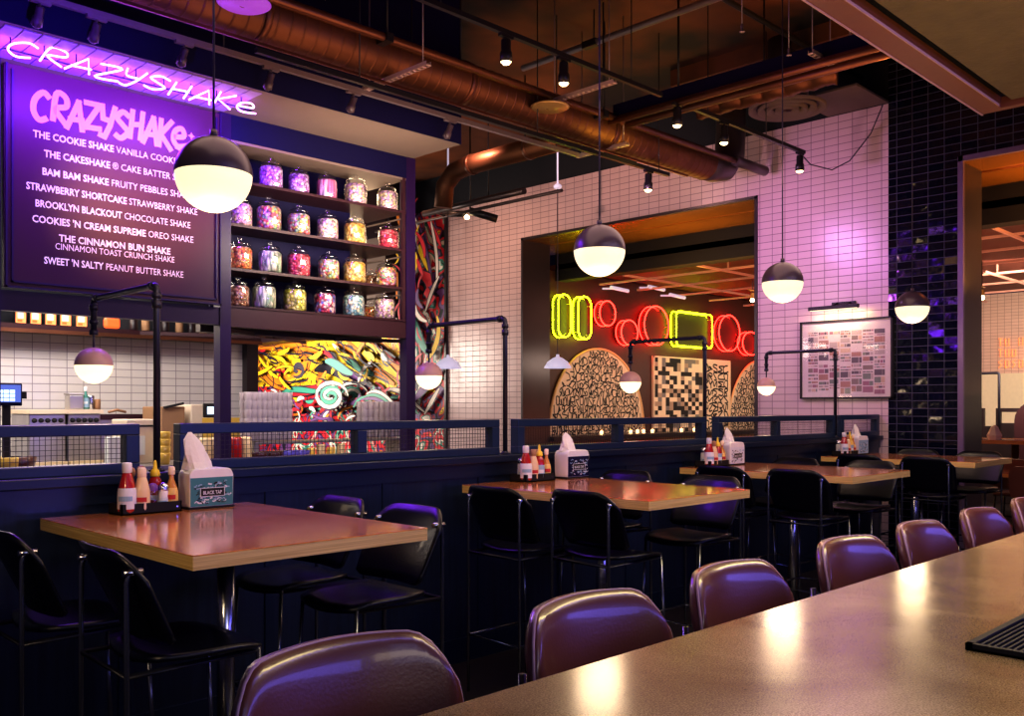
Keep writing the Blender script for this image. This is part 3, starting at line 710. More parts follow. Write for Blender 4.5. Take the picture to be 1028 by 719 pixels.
rows = [
 [(272, 'violet', 'violet wrapped sweets', 1), (300, 'violet', 'violet and white rings', .92), (328, 'pink', 'upright hot pink sticks', .92), (357, 'pastel', 'pale pastel twists', 1), (389, 'pastel', 'cream and pink pieces', .95)],
 [(241, 'pastel', 'salmon pink pebbles', 1), (270, 'rainbow', 'mixed wrapped toffees', 1.05), (300, 'rainbow', 'tan and rose chews', .98), (329, 'pastel', 'pink dotted gumdrops', .95), (356, 'gold', 'golden crumble', .98), (390, 'red', 'red and white mints', .95)],
 [(241, 'orange', 'orange slices', 1), (271, 'green', 'grey green sticks', 1), (300, 'red', 'stacked red laces', 1), (330, 'rainbow', 'multicoloured gummies', .95), (356, 'gold', 'yellow caramels', 1.02), (388, 'rainbow', 'peach and gold chews', .98)],
 [(239, 'brown', 'mauve and brown curls', .92), (265, 'green', 'half full green and tan pieces', 1), (296, 'lime', 'lime yellow drops', 1), (326, 'berry', 'red and blue berries', .98), (355, 'teal', 'teal and cream mix', 1), (386, 'pastel', 'blue and salmon sweets', .98)]]
names_row = ['top', 'second', 'third', 'bottom']
def jar(X, Y, z, s, kind, label, group):
    r = thing('candy_jar', label, 'jar', (X, Y, z), random.uniform(0, 6), group)
    s *= 1.12; r.scale = (s, s, s * random.uniform(1.04, 1.10))
    for src in (jb, jl): c_ = src.copy(); C.objects.link(c_); c_.parent = r
    k_ = jf.data.copy(); k_.materials.clear(); k_.materials.append(CAND[kind]); c_ = jf.copy(); c_.data = k_; C.objects.link(c_); c_.parent = r
for ri, row in enumerate(rows):
    for u, kind, desc, s in row:
        X = onY(u, 200, YM + .12)[0]
        jar(X, YM + .12, ZS[ri] + .001, s, kind, 'front glass jar of %s on the %s shelf' % (desc, names_row[ri]), 'candy jars on the display shelving')
for ri, row in enumerate([[(4.92, 'gold', 'small glass jar of gold pieces', .8)], [(4.93, 'gold', 'rear jar of pale gold chips', .9)], [(4.92, 'orange', 'rear jar of amber drops', .85), (5.09, 'brown', 'rear jar of brown nibs', .75)], [(4.92, 'brown', 'rear jar of dark cocoa pieces', .8), (5.09, 'orange', 'rear jar of salmon shapes', .75)]]):
    for X, kind, desc, s in row:
        jar(X, YM + .42, ZS[ri] + .001, s, kind, '%s at the open end of the %s shelf' % (desc, names_row[ri]), 'candy jars on the display shelving')
for o in (jb, jl, jf): bpy.data.objects.remove(o)

# =================================================================== PARTITION
YP = 4.08
spans = [(-.45, 1.724, .60, 'left end, in front of the kitchen ranges'), (1.907, 3.94, 2.92, 'in front of the jar shelves'), (4.10, 6.20, 5.13, 'in front of the neon window'), (6.38, 8.40, 7.33, 'in front of the white tiled pier'), (8.53, 9.385, None, 'under the framed print')]
for x0, x1, xm, where in spans:
    t = thing('partition_screen', 'navy partition section with wire mesh opening, ' + where, 'partition', ((x0 + x1) / 2, YP, 1.2), group='navy mesh partition sections')
    MB().box(x0, x1, YP - .035, YP + .035, 1.372, 1.42).build('top_rail', 'navy_rail', t, bevel=.004)
    MB().box(x0, x1, YP - .035, YP + .035, 1.205, 1.250).build('bottom_rail', 'navy_rail', t, bevel=.004)
    for a, b_ in [(x0, x0 + .06), (x1 - .06, x1)] + ([(xm - .03, xm + .03)] if xm else []):
        MB().box(a, b_, YP - .034, YP + .034, 1.250, 1.372).build('stile', 'navy_rail', t, bevel=.003)
    w = MB(); x = x0 + .06
    while x < x1 - .06: w.box(x - .0011, x + .0011, YP - .001, YP + .001, 1.25, 1.372); x += .0225
    for z in (1.27, 1.292, 1.314, 1.336, 1.358): w.box(x0 + .06, x1 - .06, YP - .0025, YP - .001, z - .0011, z + .0011)
    w.build('wire_mesh', 'wire_dark', t)
t = thing('partition_wall', 'long low navy panelled partition wall behind the high tables', 'partition', (4.4, YP, 0))
MB().box(-.6, 9.385, YP - .03, YP + .05, 0, 1.16).build('panelling', 'navy_panel', t)
MB().box(-.6, 9.385, YP - .075, YP + .07, 1.16, 1.205).build('ledge', 'navy_paint', t, bevel=.006)
w = MB()
for x in [-.5 + i * .71 for i in range(14)]: w.box(x, x + .05, YP - .038, YP - .03, .12, 1.1)
w.box(-.6, 9.385, YP - .042, YP - .03, 1.08, 1.16); w.box(-.6, 9.385, YP - .042, YP - .03, 0, .14)
w.build('battens', 'navy_paint', t)

# pipe lamps on the partition
def pipe_lamp(x, label):
    r = .0155; t = thing('pipe_lamp', label, 'lamp', (x, YP, 1.205), group='pipe arm globe lamps')
    yL = YP + .735; zt = 2.045
    pp = MB().tube(fillet([(x, YP, 1.206), (x, YP, zt), (x, yL, zt), (x, yL, 1.86)], .03), r, 12).build('pipe', 'pipe_black', t)
    w = MB()
    for p, q in (((x, YP, 1.207), (x, YP, 1.222)), ((x, YP, 1.94), (x, YP, 1.975)), ((x, YP, zt - .06), (x, YP, zt - .035)), ((x, YP + .03, zt), (x, YP + .06, zt)), ((x, yL - .06, zt), (x, yL - .03, zt)), ((x, yL, zt - .06), (x, yL, zt - .03)), ((x, yL, 1.86), (x, yL, 1.885)), ((x, yL, 1.915), (x, yL, 1.935))):
        MB().tube([p, q], r * 1.38, 12).build('fitting', 'pipe_black', pp)
    MB().tube([(x, YP, 1.206), (x, YP, 1.214)], .035, 16).build('floor_flange', 'pipe_black', pp)
    zc = 1.706; q = .092
    MB().tube([(x, yL, 1.87), (x, yL, zc + q)], .006, 8).build('cord', 'cord', t)
    n = 12
    up = [(q * math.cos(a), q * math.sin(a)) for a in [PI / 2 * i / n for i in range(n + 1)]][::-1]; dn = [(q * .985 * math.cos(a), -q * .985 * math.sin(a)) for a in [PI / 2 * i / n for i in range(n + 1)]]
    MB().lathe(up, x, yL, zc, 28).build('shade', 'globe_top_tan', t); MB().lathe(dn, x, yL, zc, 28).build('diffuser', 'lamp_glow', t)
    return (x, yL, zc)
LAMPS = [pipe_lamp(1.815, 'black pipe lamp with two tone globe, in front of the kitchen tiles'), pipe_lamp(4.02, 'black pipe lamp with two tone globe, beside the graffiti mural'),
         pipe_lamp(6.23, 'black pipe lamp with two tone globe, in front of the arch artwork'), pipe_lamp(8.47, 'black pipe lamp with two tone globe, in front of the framed print')]

# =================================================================== HANGING GLOBES
PEND = []
for X, lab in ((1.69, 'largest hanging globe, half black and half glowing, in front of the menu board'), (3.99, 'hanging two tone globe in front of the serving window'), (6.03, 'hanging two tone globe in front of the white tiled wall'), (8.34, 'farthest hanging two tone globe in front of the black tiled pier')):
    Y = 3.3; zc = 2.395 - {1.69: .017, 3.99: .032, 6.03: .015, 8.34: .015}[X]; q = .145
    t = thing('globe_pendant', lab, 'pendant light', (X, Y, zc), group='two tone globe pendants')
    n = 14
    up = [(q * math.cos(a), q * math.sin(a)) for a in [PI / 2 * i / n for i in range(n + 1)]][::-1]; dn = [(q * .985 * math.cos(a), -q * .985 * math.sin(a)) for a in [PI / 2 * i / n for i in range(n + 1)]]
    MB().lathe(up, X, Y, zc + .004, 36).build('shade', 'globe_top', t); MB().lathe(dn, X, Y, zc + .004, 36).build('diffuser', 'globe_glow', t)
    MB().tube([(X, Y, zc + q), (X, Y, zc + q + .03)], .014, 12).build('collar', 'globe_top', t)
    MB().tube([(X, Y, zc + q + .02), (X, Y, 5.1)], .0045, 8).build('cord', 'cord', t)
    PEND.append((X, Y, zc))

# =================================================================== TABLES
TABX = [1.735, 4.0, 6.155, 8.37]
labs = ['nearest orange wood high table, at the left below the largest globe', 'second high table, red and yellow neon reflected in its wood top', 'third high table from the left, in front of the white tiled pier', 'farthest high table, wood topped, beside the black tiled pier']
for X, lab in zip(TABX, labs):
    t = thing('high_table', lab, 'table', (X, 3.29, 0), group='wood topped high tables')
    MB().rbox(X - .455, X + .455, 2.63, 3.95, 1.046, 1.05, .001, seg=1).build('tabletop', 'table_top', t)
    MB().box(X - .455, X + .455, 2.63, 3.95, 1.003, 1.0462).build('table_core', 'table_edge', t, bevel=.002)
    MB().tube([(X, 3.29, .03), (X, 3.29, 1.0)], .034, 16).build('column', 'steel', t)
    MB().box(X - .3, X + .3, 3.09, 3.49, .985, 1.003).build('mounting_plate', 'tube_dark', t)
    MB().rbox(X - .27, X + .27, 3.02, 3.56, 0, .03, .012).build('base_plate', 'tube_dark', t)

# =================================================================== HIGH CHAIRS
def high_chair():
    t = thing('high_chair', '', 'chair', (0, 0, 0), group='black shell high chairs at the wood tables')
    # seat: rounded slab with a dipped middle
    w = MB(); n = 9; V = []; W2 = .215
    for i in range(n):
        for j in range(n):
            a = -1 + 2 * i / (n - 1); c_ = -1 + 2 * j / (n - 1)
            ex = .20 * a * math.sqrt(1 - .30 * c_ * c_); ey = W2 * c_ * math.sqrt(1 - .30 * a * a)
            V.append((ex + .01, ey, .765 + .012 * (c_ * c_) - .02 * max(0, a) ** 3))
    lo = [(x, y, z - .018) for x, y, z in V]
    fs = [(i * n + j, (i + 1) * n + j, (i + 1) * n + j + 1, i * n + j + 1) for i in range(n - 1) for j in range(n - 1)]
    rim = [j for j in range(n)] + [i * n + n - 1 for i in range(1, n)] + [(n - 1) * n + j for j in range(n - 2, -1, -1)] + [i * n for i in range(n - 2, 0, -1)]
    N = n * n; allf = fs + [tuple(q + N for q in f[::-1]) for f in fs] + [(rim[k], rim[(k + 1) % len(rim)], rim[(k + 1) % len(rim)] + N, rim[k] + N) for k in range(len(rim))]
    w.add(V + lo, allf, 0, True); w.build('seat', 'chair_black', t, local=True)
    # backrest: reclined curved shell, round upper corners
    w = MB(); nu, nv = 19, 9; V = []
    for i in range(nu):
        c_ = -1 + 2 * i / (nu - 1)
        top = 1.09 - .085 * max(0, (abs(c_) - .50) / .50) ** 2.4; bot = .80 + .02 * max(0, (abs(c_) - .8) / .2) ** 2
        for j in range(nv):
            f = j / (nv - 1); z = bot + (top - bot) * f
            x = -.130 - .135 * ((z - .80) / .29) + .034 * c_ * c_
            V.append((x, c_ * (.207 + .016 * f), z))
    bk = [(x - .014, y * 1.01, z) for x, y, z in V]
    fs = [(i * nv + j, (i + 1) * nv + j, (i + 1) * nv + j + 1, i * nv + j + 1) for i in range(nu - 1) for j in range(nv - 1)]
    N = nu * nv
    rim = [j for j in range(nv)] + [i * nv + nv - 1 for i in range(1, nu)] + [(nu - 1) * nv + j for j in range(nv - 2, -1, -1)] + [i * nv for i in range(nu - 2, 0, -1)]
    w.add(V + bk, fs + [tuple(q + N for q in f[::-1]) for f in fs] + [(rim[k], rim[(k + 1) % len(rim)], rim[(k + 1) % len(rim)] + N, rim[k] + N) for k in range(len(rim))], 0, True)
    bk_ = w.build('backrest', 'chair_black', t, local=True)
    for s in (-1, 1):
        MB().tube([(-.240, s * .190, 0), (-.240, s * .187, .75), (-.240, s * .186, 1.00), (-.232, s * .186, 1.03), (-.218, s * .186, 1.04)], .0078, 10).build('leg', 'chair_tube', t, local=True)
        MB().tube([(.205, s * .195, 0), (.165, s * .180, .75)], .0078, 10).build('leg', 'chair_tube', t, local=True)
    MB().tube([(-.24, -.187, .735), (.168, -.18, .742), (.168, .18, .742), (-.24, .187, .735)], .0085, 8, closed=True).build('seat_frame', 'tube_dark', t, local=True)
    MB().tube([(-.24, -.189, .30), (.190, -.188, .30), (.190, .188, .30), (-.24, .189, .30)], .008, 8, closed=True).build('footrest', 'chair_tube', t, local=True)
    for s in (-1, 1): MB().tube([(-.195, s * .186, 1.028), (-.25, s * .186, 1.028)], .010, 10).build('bolt', 'steel', bk_, local=True)
    return t
hc = high_chair()
spots = [
 (1.22, 3.38, 0, 'black shell high chair at the far left edge of the photo, back to the camera'),
 (1.315, 2.775, -2, 'black shell high chair pulled up to the near left corner of the nearest table'),
 (2.16, 3.50, 180, 'black high chair right of the nearest table, next to the partition'),
 (2.16, 2.98, 180, 'black high chair right of the nearest table, on its open side'),
 (3.515, 3.41, 0, 'black high chair left of the second table, next to the partition'),
 (3.665, 2.95, -2, 'black high chair left of the second table, on its open side'),
 (4.46, 3.66, 180, 'black high chair right of the second table, next to the partition'),
 (4.45, 3.02, 180, 'black high chair right of the second table, open side, violet sheen on its back'),
 (5.80, 3.52, 0, 'black high chair left of the third table, next to the partition'),
 (5.82, 2.97, 0, 'black high chair left of the third table, on its open side'),
 (6.60, 3.62, 180, 'black high chair right of the third table, next to the partition'),
 (6.64, 3.03, 180, 'black high chair right of the third table, on its open side'),
 (7.98, 3.52, 0, 'black high chair left of the farthest table, next to the partition'),
 (7.98, 2.96, 0, 'black high chair left of the farthest table, on its open side'),
 (8.80, 3.52, 180, 'black high chair right of the farthest table, next to the partition'),
 (8.84, 2.98, 180, 'black high chair right of the farthest table, by the black tiled pier')]
for i, (x, y, a, lab) in enumerate(spots):
    if i == 0: hc.location = (x, y, 0); hc.rotation_euler = (0, 0, R(a)); hc['label'] = lab
    else: dup(hc, (x, y, 0), R(a), lab)

# =================================================================== BAR AND STOOLS
t = thing('bar_counter', 'long grey brown polished concrete bar counter in the foreground', 'bar', (4, .55, 0))
MB().rbox(-1.2, 9.0, .06, 1.0, 1.025, 1.068, .006).build('countertop', 'bar_concrete', t)
MB().box(-1.1, 8.9, .12, .72, 0, 1.025).build('front_panel', 'navy_panel', t)
MB().tube([(-1.1, .80, .2), (8.9, .80, .2)], .02, 10).build('foot_rail', 'steel', t)
w = MB(); x0, x1, y0, y1, z = 1.71, 2.17, .28, .585, 1.0685
w.box(x0, x1, y0, y1, z, z + .004); w.box(x0, x0 + .012, y0, y1, z, z + .012); w.box(x1 - .012, x1, y0, y1, z, z + .012); w.box(x0, x1, y0, y0 + .012, z, z + .012); w.box(x0, x1, y1 - .012, y1, z, z + .012)
y = y0 + .02
while y < y1 - .015: w.box(x0 + .012, x1 - .012, y, y + .004, z + .003, z + .010); y += .0105
tag(w.build('bar_mat', 'rubber'), 'ribbed black rubber bar mat lying on the concrete counter', 'bar mat')

def bar_stool():
    t = thing('bar_stool', '', 'stool', (0, 0, 0), group='leather backed stools along the bar')
    w = MB(); nu, nv = 25, 13; V = []; B = []
    def prof(c_):
        top = 1.082 - .012 * c_ * c_ - .09 * max(0, (abs(c_) - .62) / .38) ** 2.6
        bot = .84 + .04 * max(0, (abs(c_) - .6) / .4) ** 2
        return top, bot
    for i in range(nu):
        c_ = -1 + 2 * i / (nu - 1); top, bot = prof(c_)
        for j in range(nv):
            f = j / (nv - 1); z = bot + (top - bot) * f
            x = -.20 - .055 * ((z - .84) / .27) + .065 * c_ * c_ 
            edge = min(1, min((1 - abs(c_)) / .10, (1 - f) / .14, f / .14)); puff = .014 * math.sqrt(max(0, edge))
            hw = .220 + .010 * math.sin(f * PI * .8)
            V.append((x + puff, c_ * hw, z)); B.append((x - .022 - puff * .8, c_ * hw, z))
    fs = [(i * nv + j, (i + 1) * nv + j, (i + 1) * nv + j + 1, i * nv + j + 1) for i in range(nu - 1) for j in range(nv - 1)]
    N = nu * nv
    rim = [j for j in range(nv)] + [i * nv + nv - 1 for i in range(1, nu)] + [(nu - 1) * nv + j for j in range(nv - 2, -1, -1)] + [i * nv for i in range(nu - 2, 0, -1)]
    w.add(V + B, fs + [tuple(q + N for q in f[::-1]) for f in fs] + [(rim[k], rim[(k + 1) % len(rim)], rim[(k + 1) % len(rim)] + N, rim[k] + N) for k in range(len(rim))], 0, True)
    bk_ = w.build('backrest', 'stool_leather', t, local=True)
    rimp = [V[k] for k in rim]
    MB().tube([(x - .004, y * 1.004, z) for x, y, z in rimp], .0035, 6, closed=True).build('piping', 'piping', bk_, local=True)
    w = MB().prism(rrect(-.20, .20, -.22, .22, .07), .745, .79, smooth=False); w.build('seat', 'stool_leather', t, local=True, bevel=.015, bseg=3)
    for s in (-1, 1):
        MB().tube([(-.26, s * .235, 0), (-.215, s * .205, .74), (-.235, s * .19, .95)], .009, 8).build('leg', 'chair_tube', t, local=True)
        MB().tube([(.22, s * .22, 0), (.17, s * .19, .74)], .009, 8).build('leg', 'chair_tube', t, local=True)
    MB().tube([(-.24, -.222, .28), (.20, -.21, .28), (.20, .21, .28), (-.24, .222, .28)], .008, 8, closed=True).build('footrest', 'chair_tube', t, local=True)
    return t
bs = bar_stool()
ord_ = ['nearest leather backed bar stool, largest at the bottom of the photo', 'second leather backed bar stool from the camera', 'third leather backed bar stool from the camera', 'fourth leather backed bar stool from the camera, bluish sheen', 'fifth leather backed bar stool from the camera', 'sixth leather backed bar stool from the camera', 'farthest leather backed bar stool, cut by the right edge of the photo']
SX = [.925, 1.54, 2.12, 2.79, 3.365, 3.975, 4.595]
for i, (x, lab) in enumerate(zip(SX, ord_)):
    a = R(-90 + (-1, 0, 1, -2, 1, 0, 0)[i])
    y = 1.33 - .245
    if i == 0: bs.location = (x, y + .05, 0); bs.rotation_euler = (0, 0, a); bs['label'] = lab
    else: dup(bs, (x, y, 0), a, lab)
# =================================================================== CONDIMENTS
TT = 1.0505
PROF = {
 'ketchup': dict(body=[(0, 0), (.030, .002), (.033, .012), (.033, .075), (.026, .11), (.017, .145), (.0155, .15)], cap=[(.0165, .148), (.0175, .15), (.0175, .182), (.015, .186), (0, .187)]),
 'mayo': dict(body=[(0, 0), (.028, .002), (.032, .01), (.031, .085), (.022, .12), (.016, .14)], cap=[(.017, .138), (.018, .141), (.017, .170), (.013, .176), (0, .177)]),
 'mustard': dict(body=[(0, 0), (.026, .002), (.029, .01), (.029, .09), (.022, .115), (.015, .13)], cap=[(.019, .128), (.020, .132), (.016, .15), (.008, .158), (.006, .182), (.003, .19), (0, .19)]),
 'hot': dict(body=[(0, 0), (.022, .002), (.025, .01), (.025, .07), (.019, .095), (.0095, .12), (.009, .14)], cap=[(.012, .138), (.013, .142), (.013, .166), (.010, .170), (0, .171)]),
 'shaker': dict(body=[(0, 0), (.019, .001), (.020, .006), (.018, .07), (.017, .078)], cap=[(.019, .076), (.020, .082), (.018, .095), (.010, .103), (0, .105)]),
 'mill': dict(body=[(0, 0), (.021, .002), (.023, .01), (.021, .08), (.016, .12), (.012, .145)], cap=[(.014, .143), (.020, .150), (.021, .166), (.016, .178), (.009, .184), (0, .185)]),
}
def bottle(kind, X, Y, Z, mats, label, cat, name, s=1.0, grp=None, wrap=(.3, .62), hasl=True):
    p = PROF[kind]; t = thing(name, label, cat, (X, Y, Z), 0, grp)
    sc = lambda pr, k=1.0: [(r * s * k, z * s) for r, z in pr]
    MB().lathe(sc(p['body']), X, Y, Z, 16).build('body', mats[0], t)
    MB().lathe(sc(p['cap']), X, Y, Z, 14).build('cap', mats[1], t)
    if hasl:
        h = p['body'][-1][1]; z0, z1 = h * wrap[0] * .35, h * wrap[1]
        def rad(z):
            for (r0, a), (r1, b_) in zip(p['body'][:-1], p['body'][1:]):
                if a <= z <= b_ and b_ > a: return r0 + (r1 - r0) * (z - a) / (b_ - a)
            return p['body'][-1][0]
        pr = [(rad(z0 + (z1 - z0) * k / 5) + .0006, z0 + (z1 - z0) * k / 5) for k in range(6)]
        wl = MB().lathe(sc(pr), X, Y, Z, 16).build('wrap_label', mats[2], t)
        zc = (z0 + z1) / 2 * s; q = (rad((z0 + z1) / 2) + .002) * s
        # printed band facing the room
        w = MB(); w.flatmesh = True; seg = 6
        for k in range(seg):
            a0 = R(-170 + 90 * k / seg); a1 = R(-170 + 90 * (k + 1) / seg)
            w.poly([(X + q * math.cos(a0), Y + q * math.sin(a0), Z + zc - .009 * s), (X + q * math.cos(a1), Y + q * math.sin(a1), Z + zc - .009 * s), (X + q * math.cos(a1), Y + q * math.sin(a1), Z + zc + .009 * s), (X + q * math.cos(a0), Y + q * math.sin(a0), Z + zc + .009 * s)])
        w.build('printed_band', mats[3], wl)
    return t
def napkins(X, Y, where, variant):
    t = thing('napkin_dispenser', 'napkin dispenser with %s on the %s' % (('teal patterned face', 'dark blue face', 'pale face with dark picture', 'pale side face')[variant], where), 'napkin dispenser', (X, Y, TT), group='napkin dispensers')
    w2, d2, h = .102, .055, .172
    out = [(-w2, 0), (-w2, h - .035)] + [(-w2 + .03 + .03 * math.cos(a), h - .035 + .03 * math.sin(a)) for a in [PI - PI / 2 * k / 5 for k in range(6)]] + [(w2 - .03 + .03 * math.cos(a), h - .035 + .03 * math.sin(a)) for a in [PI / 2 - PI / 2 * k / 5 for k in range(6)]] + [(w2, h - .035), (w2, 0)]
    M = Matrix.Translation((X, Y, TT + .008)) @ Matrix.Rotation(PI / 2, 4, 'X')
    MB().prism(out, -d2, d2, M=M).build('casing', 'white_plastic', t, bevel=.005)
    MB().box(X - w2 - .004, X + w2 + .004, Y - d2 - .004, Y + d2 + .004, TT, TT + .009).build('base', 'rubber', t)
    yf = Y - d2 - .0015
    fp = MB().box(X - w2 + .003, X + w2 - .003, yf, yf + .002, TT + .012, TT + .136).build('face_panel', ('green_label', 'soffit_blue', 'label_white', 'label_blue')[variant], t)
    w = MB(); w.flatmesh = True; rn = random.Random(variant + 3)
    for k in range(80):
        a, b_ = X + rn.uniform(-.085, .075), TT + rn.uniform(.022, .115)
        l = rn.uniform(.008, .024); w.ribbon([(a, b_), (a + l * .5, b_ + rn.uniform(-.008, .008)), (a + l, b_ + rn.uniform(-.006, .006))], rn.uniform(.003, .007), 'Y', yf - .0006 - k * .00002, mi=k % 3)
    w.build('printed_pattern', ['label_white', 'label_blue', 'ink_black'], fp)
    if variant in (0, 1, 2):
        npl = MB().box(X - .052, X + .055, yf - .0034, yf - .0026, TT + .055, TT + .089).build('nameplate', 'ink_black', t)
        vs, fs = text_mesh('BLACK TAP', 1, .02); W = max(p.x for p in vs); k = .088 / W
        w = MB(); w.flatmesh = True; w.add([(X - .0435 + p.x * k, yf - .0040, TT + .063 + p.y * k * 1.25) for p in vs], fs); w.build('lettering', 'label_white', npl)
        w = MB(); 
        for a, b_, c_, d_ in ((-.056, .059, .089, .0915), (-.056, .059, .0525, .055), (-.056, -.0535, .0525, .0915), (.0565, .059, .0525, .0915)): w.box(X + a, X + b_, yf - .0034, yf - .0026, TT + c_, TT + d_)
        w.build('nameplate_border', 'label_white', npl)
    # crumpled napkins standing out of the top
    w = MB(); rn = random.Random(variant); n = 12; L = 6; top = (X - .075, Y + .0, TT + .335) if variant in (0,) else (X - .06, Y, TT + .285)
    vs = []
    for j in range(L):
        f = j / (L - 1)
        for i in range(n):
            a = 2 * PI * i / n; rx = (.058 * (1 - f) ** .55 + .008) * (1 + .18 * math.sin(3 * a + j) + rn.uniform(-.06, .06)); ry = (.040 * (1 - f) + .003) * (1 + rn.uniform(-.1, .1))
            cx = X - .035 + (top[0] - X + .035) * f; cz = TT + .170 + (top[2] - TT - .17) * f
            vs.append((cx + rx * math.cos(a), Y + ry * math.sin(a), cz))
    w.add(vs, [(j * n + i, j * n + (i + 1) % n, (j + 1) * n + (i + 1) % n, (j + 1) * n + i) for j in range(L - 1) for i in range(n)] + [tuple((L - 1) * n + i for i in range(n))], 0, False)
    o = w.build('napkin_stack', 'paper'); tag(o, 'crumpled white paper napkins sticking out of the dispenser on the ' + where, 'napkins', 'napkins in the dispensers')
wh = ['nearest table', 'second table', 'third table', 'farthest table']
off = [0, .10, -.10, -.10]
for i, X0 in enumerate(TABX):
    X = X0 + off[i]; g = wh[i]
    t = thing('condiment_tray', 'low black condiment tray at the partition end of the ' + g, 'tray', (X - .07, 3.86, TT), group='condiment trays')
    x0, x1, y0, y1 = X - .195, X + .06, 3.79, 3.925
    w = MB(); w.box(x0, x1, y0, y1, TT, TT + .006); w.box(x0, x1, y0, y0 + .005, TT, TT + .045); w.box(x0, x1, y1 - .005, y1, TT, TT + .045); w.box(x0, x0 + .005, y0, y1, TT, TT + .045); w.box(x1 - .005, x1, y0, y1, TT, TT + .045)
    w.build('tray_body', 'rubber', t); MB().lathe([(0, 0), (.004, 0)], 0, 0, 0, 8, M=Matrix.Translation((x1 - .02, y0 - .001, TT + .022)) @ Matrix.Rotation(PI / 2, 4, 'X')).build('rivet', 'steel', t)
    z = TT + .007; ya, yb = 3.823, 3.89
    gp = lambda k: k + ' in the condiment trays'
    bottle('ketchup', X - .160, ya, z, ['red_sauce', 'white_plastic', 'label_white', 'label_blue'], 'white capped red ketchup bottle on the ' + g, 'bottle', 'ketchup_bottle', 1.12, gp('ketchup bottles'))
    bottle('mayo', X - .098, ya, z, ['cream_sauce', 'wood_cap' if i else 'cream_wood', 'cream_sauce', 'label_red'], 'cream sauce bottle with red mark on the ' + g, 'bottle', 'sauce_bottle', 1.05, gp('cream sauce bottles'))
    if i == 0:
        bottle('shaker', X - .052, ya, z, ['glass', 'cap_purple', 'salt_white', 'label_blue'], 'purple capped salt shaker on the nearest table', 'shaker', 'salt_shaker', 1.12, gp('shakers'), hasl=False)
        bottle('shaker', X - .006, ya, z, ['salt_white', 'steel', 'label_white', 'label_blue'], 'metal topped salt shaker on the nearest table', 'shaker', 'salt_shaker', 1.12, gp('shakers'))
        bottle('mill', X - .118, yb, z, ['wood_cap', 'wood_cap', 'label_gold', 'label_red'], 'brown wooden pepper mill at the back of the nearest tray', 'pepper mill', 'pepper_mill', 1.0, hasl=False)
        bottle('mill', X - .072, yb, z, ['dark_sauce', 'wood_cap', 'label_gold', 'label_red'], 'dark wooden capped bottle at the back of the nearest tray', 'bottle', 'sauce_bottle', 1.02, hasl=False)
        bottle('mustard', X - .012, yb, z, ['red_sauce', 'yellow_plastic', 'red_sauce', 'label_white'], 'red chilli bottle with yellow tip on the nearest table', 'bottle', 'chilli_bottle', 1.1)
        bottle('hot', X + .030, ya, z, ['amber_sauce', 'cream_wood', 'label_gold', 'label_red'], 'gold labelled hot sauce bottle on the nearest table', 'bottle', 'hot_sauce_bottle', 1.08, gp('hot sauce bottles'))
    else:
        bottle('mustard', X - .045, ya, z, ['red_sauce' if i < 3 else 'mustard', 'yellow_plastic', 'label_blue', 'label_white'], 'yellow tipped squeeze bottle on the ' + g, 'bottle', 'squeeze_bottle', 1.12, gp('squeeze bottles'))
        bottle('hot', X + .018, ya, z, ['amber_sauce', 'cream_wood', 'label_gold', 'label_red'], 'gold labelled hot sauce bottle on the ' + g, 'bottle', 'hot_sauce_bottle', 1.08, gp('hot sauce bottles'))
        bottle('shaker', X - .128, yb, z, ['salt_white', 'steel', 'label_white', 'label_blue'], 'metal topped shaker at the back of the tray on the ' + g, 'shaker', 'salt_shaker', 1.3, gp('shakers'))
        bottle('mill', X + .01, yb + .004, z, ['wood_cap', 'wood_cap', 'label_gold', 'label_red'], 'brown pepper mill at the back of the tray on the ' + g, 'pepper mill', 'pepper_mill', .98, hasl=False)
    napkins(X + .205 + (.09 if i == 1 else 0) * 1, 3.86, g, i)

# =================================================================== KITCHEN
t = thing('kitchen_counter', 'steel front service counter of the open kitchen', 'counter', (2.6, 7.2, 0))
MB().box(-2, 5.6, 6.85, 7.55, 1.02, 1.05).build('worktop', 'steel_brushed', t); MB().box(-2, 5.6, 6.9, 7.5, 0, 1.02).build('cabinet_front', 'kitchen_cream', t)
t = thing('rear_counter', 'kitchen rear counter along the white tiled wall', 'counter', (1.6, 8.9, 0))
MB().box(-2.5, 5.1, 8.55, 9.29, .98, 1.02).build('worktop', 'steel_brushed', t); MB().box(-2.5, 5.1, 8.6, 9.28, 0, .98).build('cabinet_front', 'steel_brushed', t)
def P(u, v, Y=8.7): return onY(u, v, Y)
# shelf with lit menu pictures above the tile
t = thing('wall_shelf', 'dark kitchen wall shelf above the tiles', 'shelf', (1.5, 9.15, 2.2)); MB().box(-2.5, 5.16, 9.0, 9.3, 2.19, 2.25).build('shelf_board', 'shelf_brown', t); MB().box(-2.5, 5.16, 8.98, 9.0, 2.17, 2.205).build('front_edge', 'copper', t)
for k, u in enumerate((20, 35, 50, 65, 81)):
    a = onY(u - 6, 320, 9.1); b_ = onY(u + 6, 320, 9.1); t = thing('food_picture', 'small backlit food picture on the kitchen shelf, orange and white', 'picture', ((a[0] + b_[0]) / 2, 9.1, 2.25), group='backlit food pictures on the kitchen shelf')
    MB().box(a[0], b_[0], 9.08, 9.12, 2.25, 2.40).build('frame', 'ink_black', t); w = MB(); w.box(a[0] + .008, b_[0] - .008, 9.072, 9.08, 2.26, 2.395, 0); w.box(a[0] + .02, b_[0] - .03, 9.068, 9.072, 2.30, 2.36, 1); w.box(a[0] + .02, a[0] + .06, 9.068, 9.072, 2.27, 2.29, 2)
    w.build('picture', ['menu_orange', 'label_white', 'menu_red'], t)
a = onY(104, 325, 9.1); b_ = onY(119, 325, 9.1)
